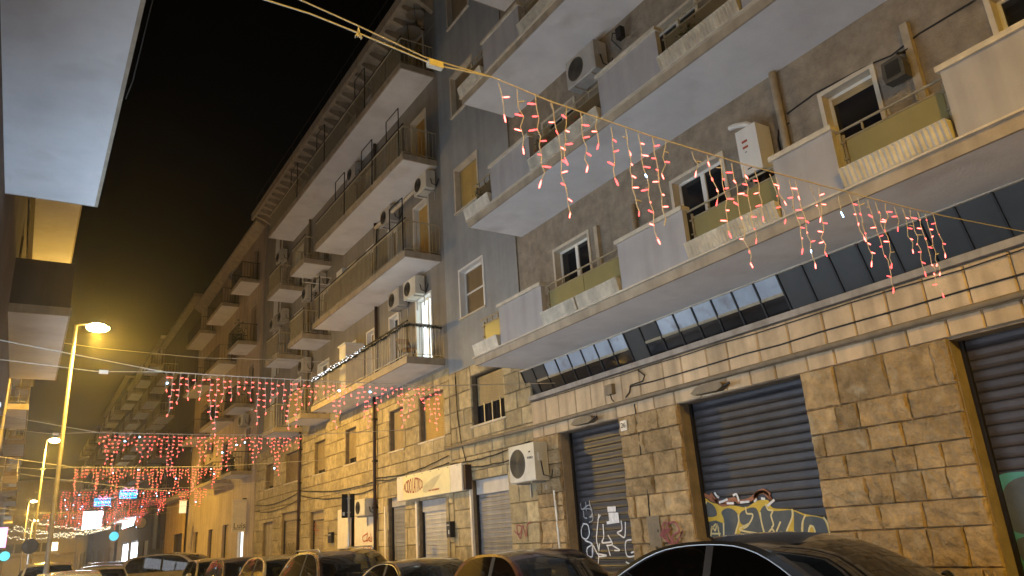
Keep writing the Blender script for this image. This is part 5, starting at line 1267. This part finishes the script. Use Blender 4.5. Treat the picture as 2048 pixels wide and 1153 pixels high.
car('dark red small hatchback parked before the white tagged shutter', KX, 7.4, 3.05, 1.62, 1.40, (.045, .006, .006), 'hatch', hood=.75, rake=.65)
car('low black car parked between the red hatchback and the brown crossover', KX, 10.7, 3.5, 1.68, 1.31, (.012, .011, .011), 'hatch', hood=.9, rake=.85, rear=.7, chrome=True)
car('brown crossover with silver roof rails parked by the traffic sign', KX, 14.55, 4.25, 1.82, 1.54, (.05, .027, .018), 'suv', rails=True, chrome=True, hood=1.0, rake=.75, rear=.5)
car('pale beige small car parked behind the brown crossover', KX, 19.3, 3.7, 1.66, 1.47, (.22, .19, .13), 'hatch', hood=.8, rake=.65)  # a white car with the sodium lamp tint put into its paint colour
car('dark purple sheened car parked between the beige and the cream car', KX, 23.7, 3.9, 1.70, 1.45, (.03, .025, .035), 'hatch', hood=.9, rake=.75)  # purple reflections are mixed into the dark paint colour
car('cream small car parked before the turned tan van', KX, 28.2, 3.6, 1.62, 1.45, (.27, .24, .17), 'hatch', hood=.8, rake=.6)  # a white car whose paint colour carries the yellow lamp light
car('tan panel van with side windows standing at an angle to the kerb', 7.15, 32.7, 4.1, 1.75, 1.74, (.22, .19, .155), 'van', rz=R_(52), hood=.75, rake=.6, group='cars in the street')
car('dark blue small van parked beyond the turned tan van', KX, 39.6, 4.0, 1.72, 1.62, (.04, .055, .10), 'van', hood=.7, rake=.5)
car('grey car with its headlights on beyond the dark blue van', 5.45, 55.5, 4.0, 1.72, 1.5, (.3, .29, .27), 'hatch', lights_on=True, group='cars in the street')
car('white car parked past the car with its headlights on', KX, 60.5, 4.0, 1.72, 1.5, (.5, .48, .45), 'hatch')
car('silver car standing in the driving lane behind the left lamp post', 2.75, 30.5, 4.2, 1.75, 1.47, (.28, .28, .29), 'hatch', group='cars in the street', chrome=True)
car('grey estate car with roof rails in the driving lane', 3.6, 39.5, 4.4, 1.78, 1.56, (.22, .22, .23), 'suv', rails=True, group='cars in the street')
car('silver car parked on the left just before the tallest lamp', 1.08, 18.9, 4.0, 1.7, 1.45, (.25, .235, .22), 'hatch', group='cars parked on the left', hood=.95)
car('golden tan people carrier parked on the left behind the tallest lamp', .95, 28.0, 4.2, 1.74, 1.70, (.24, .2, .13), 'suv', group='cars parked on the left', hood=.8)
car('dark car parked on the left behind the people carrier', .85, 35, 4.2, 1.74, 1.5, (.05, .05, .05), 'hatch', group='cars parked on the left')

# ------------------------------------------------------------------ haze
hz = bx(-60, 60, -25, 175, -1, 24).build('haze', 'asphalt'); hz.data.materials.clear()
hm = bpy.data.materials.new('haze_air'); hm.use_nodes = True; nt = hm.node_tree
nt.nodes.remove(nt.nodes['Principled BSDF']); pv = nt.nodes.new('ShaderNodeVolumePrincipled')
pv.inputs['Color'].default_value = (.9, .88, .85, 1); pv.inputs['Density'].default_value = .0016; pv.inputs['Anisotropy'].default_value = .86
nt.links.new(pv.outputs[0], nt.nodes['Material Output'].inputs['Volume'])
hz.data.materials.append(hm); hz['kind'] = 'stuff'; tag(hz, 'thin night haze glowing brown around the street lamps', 'haze')
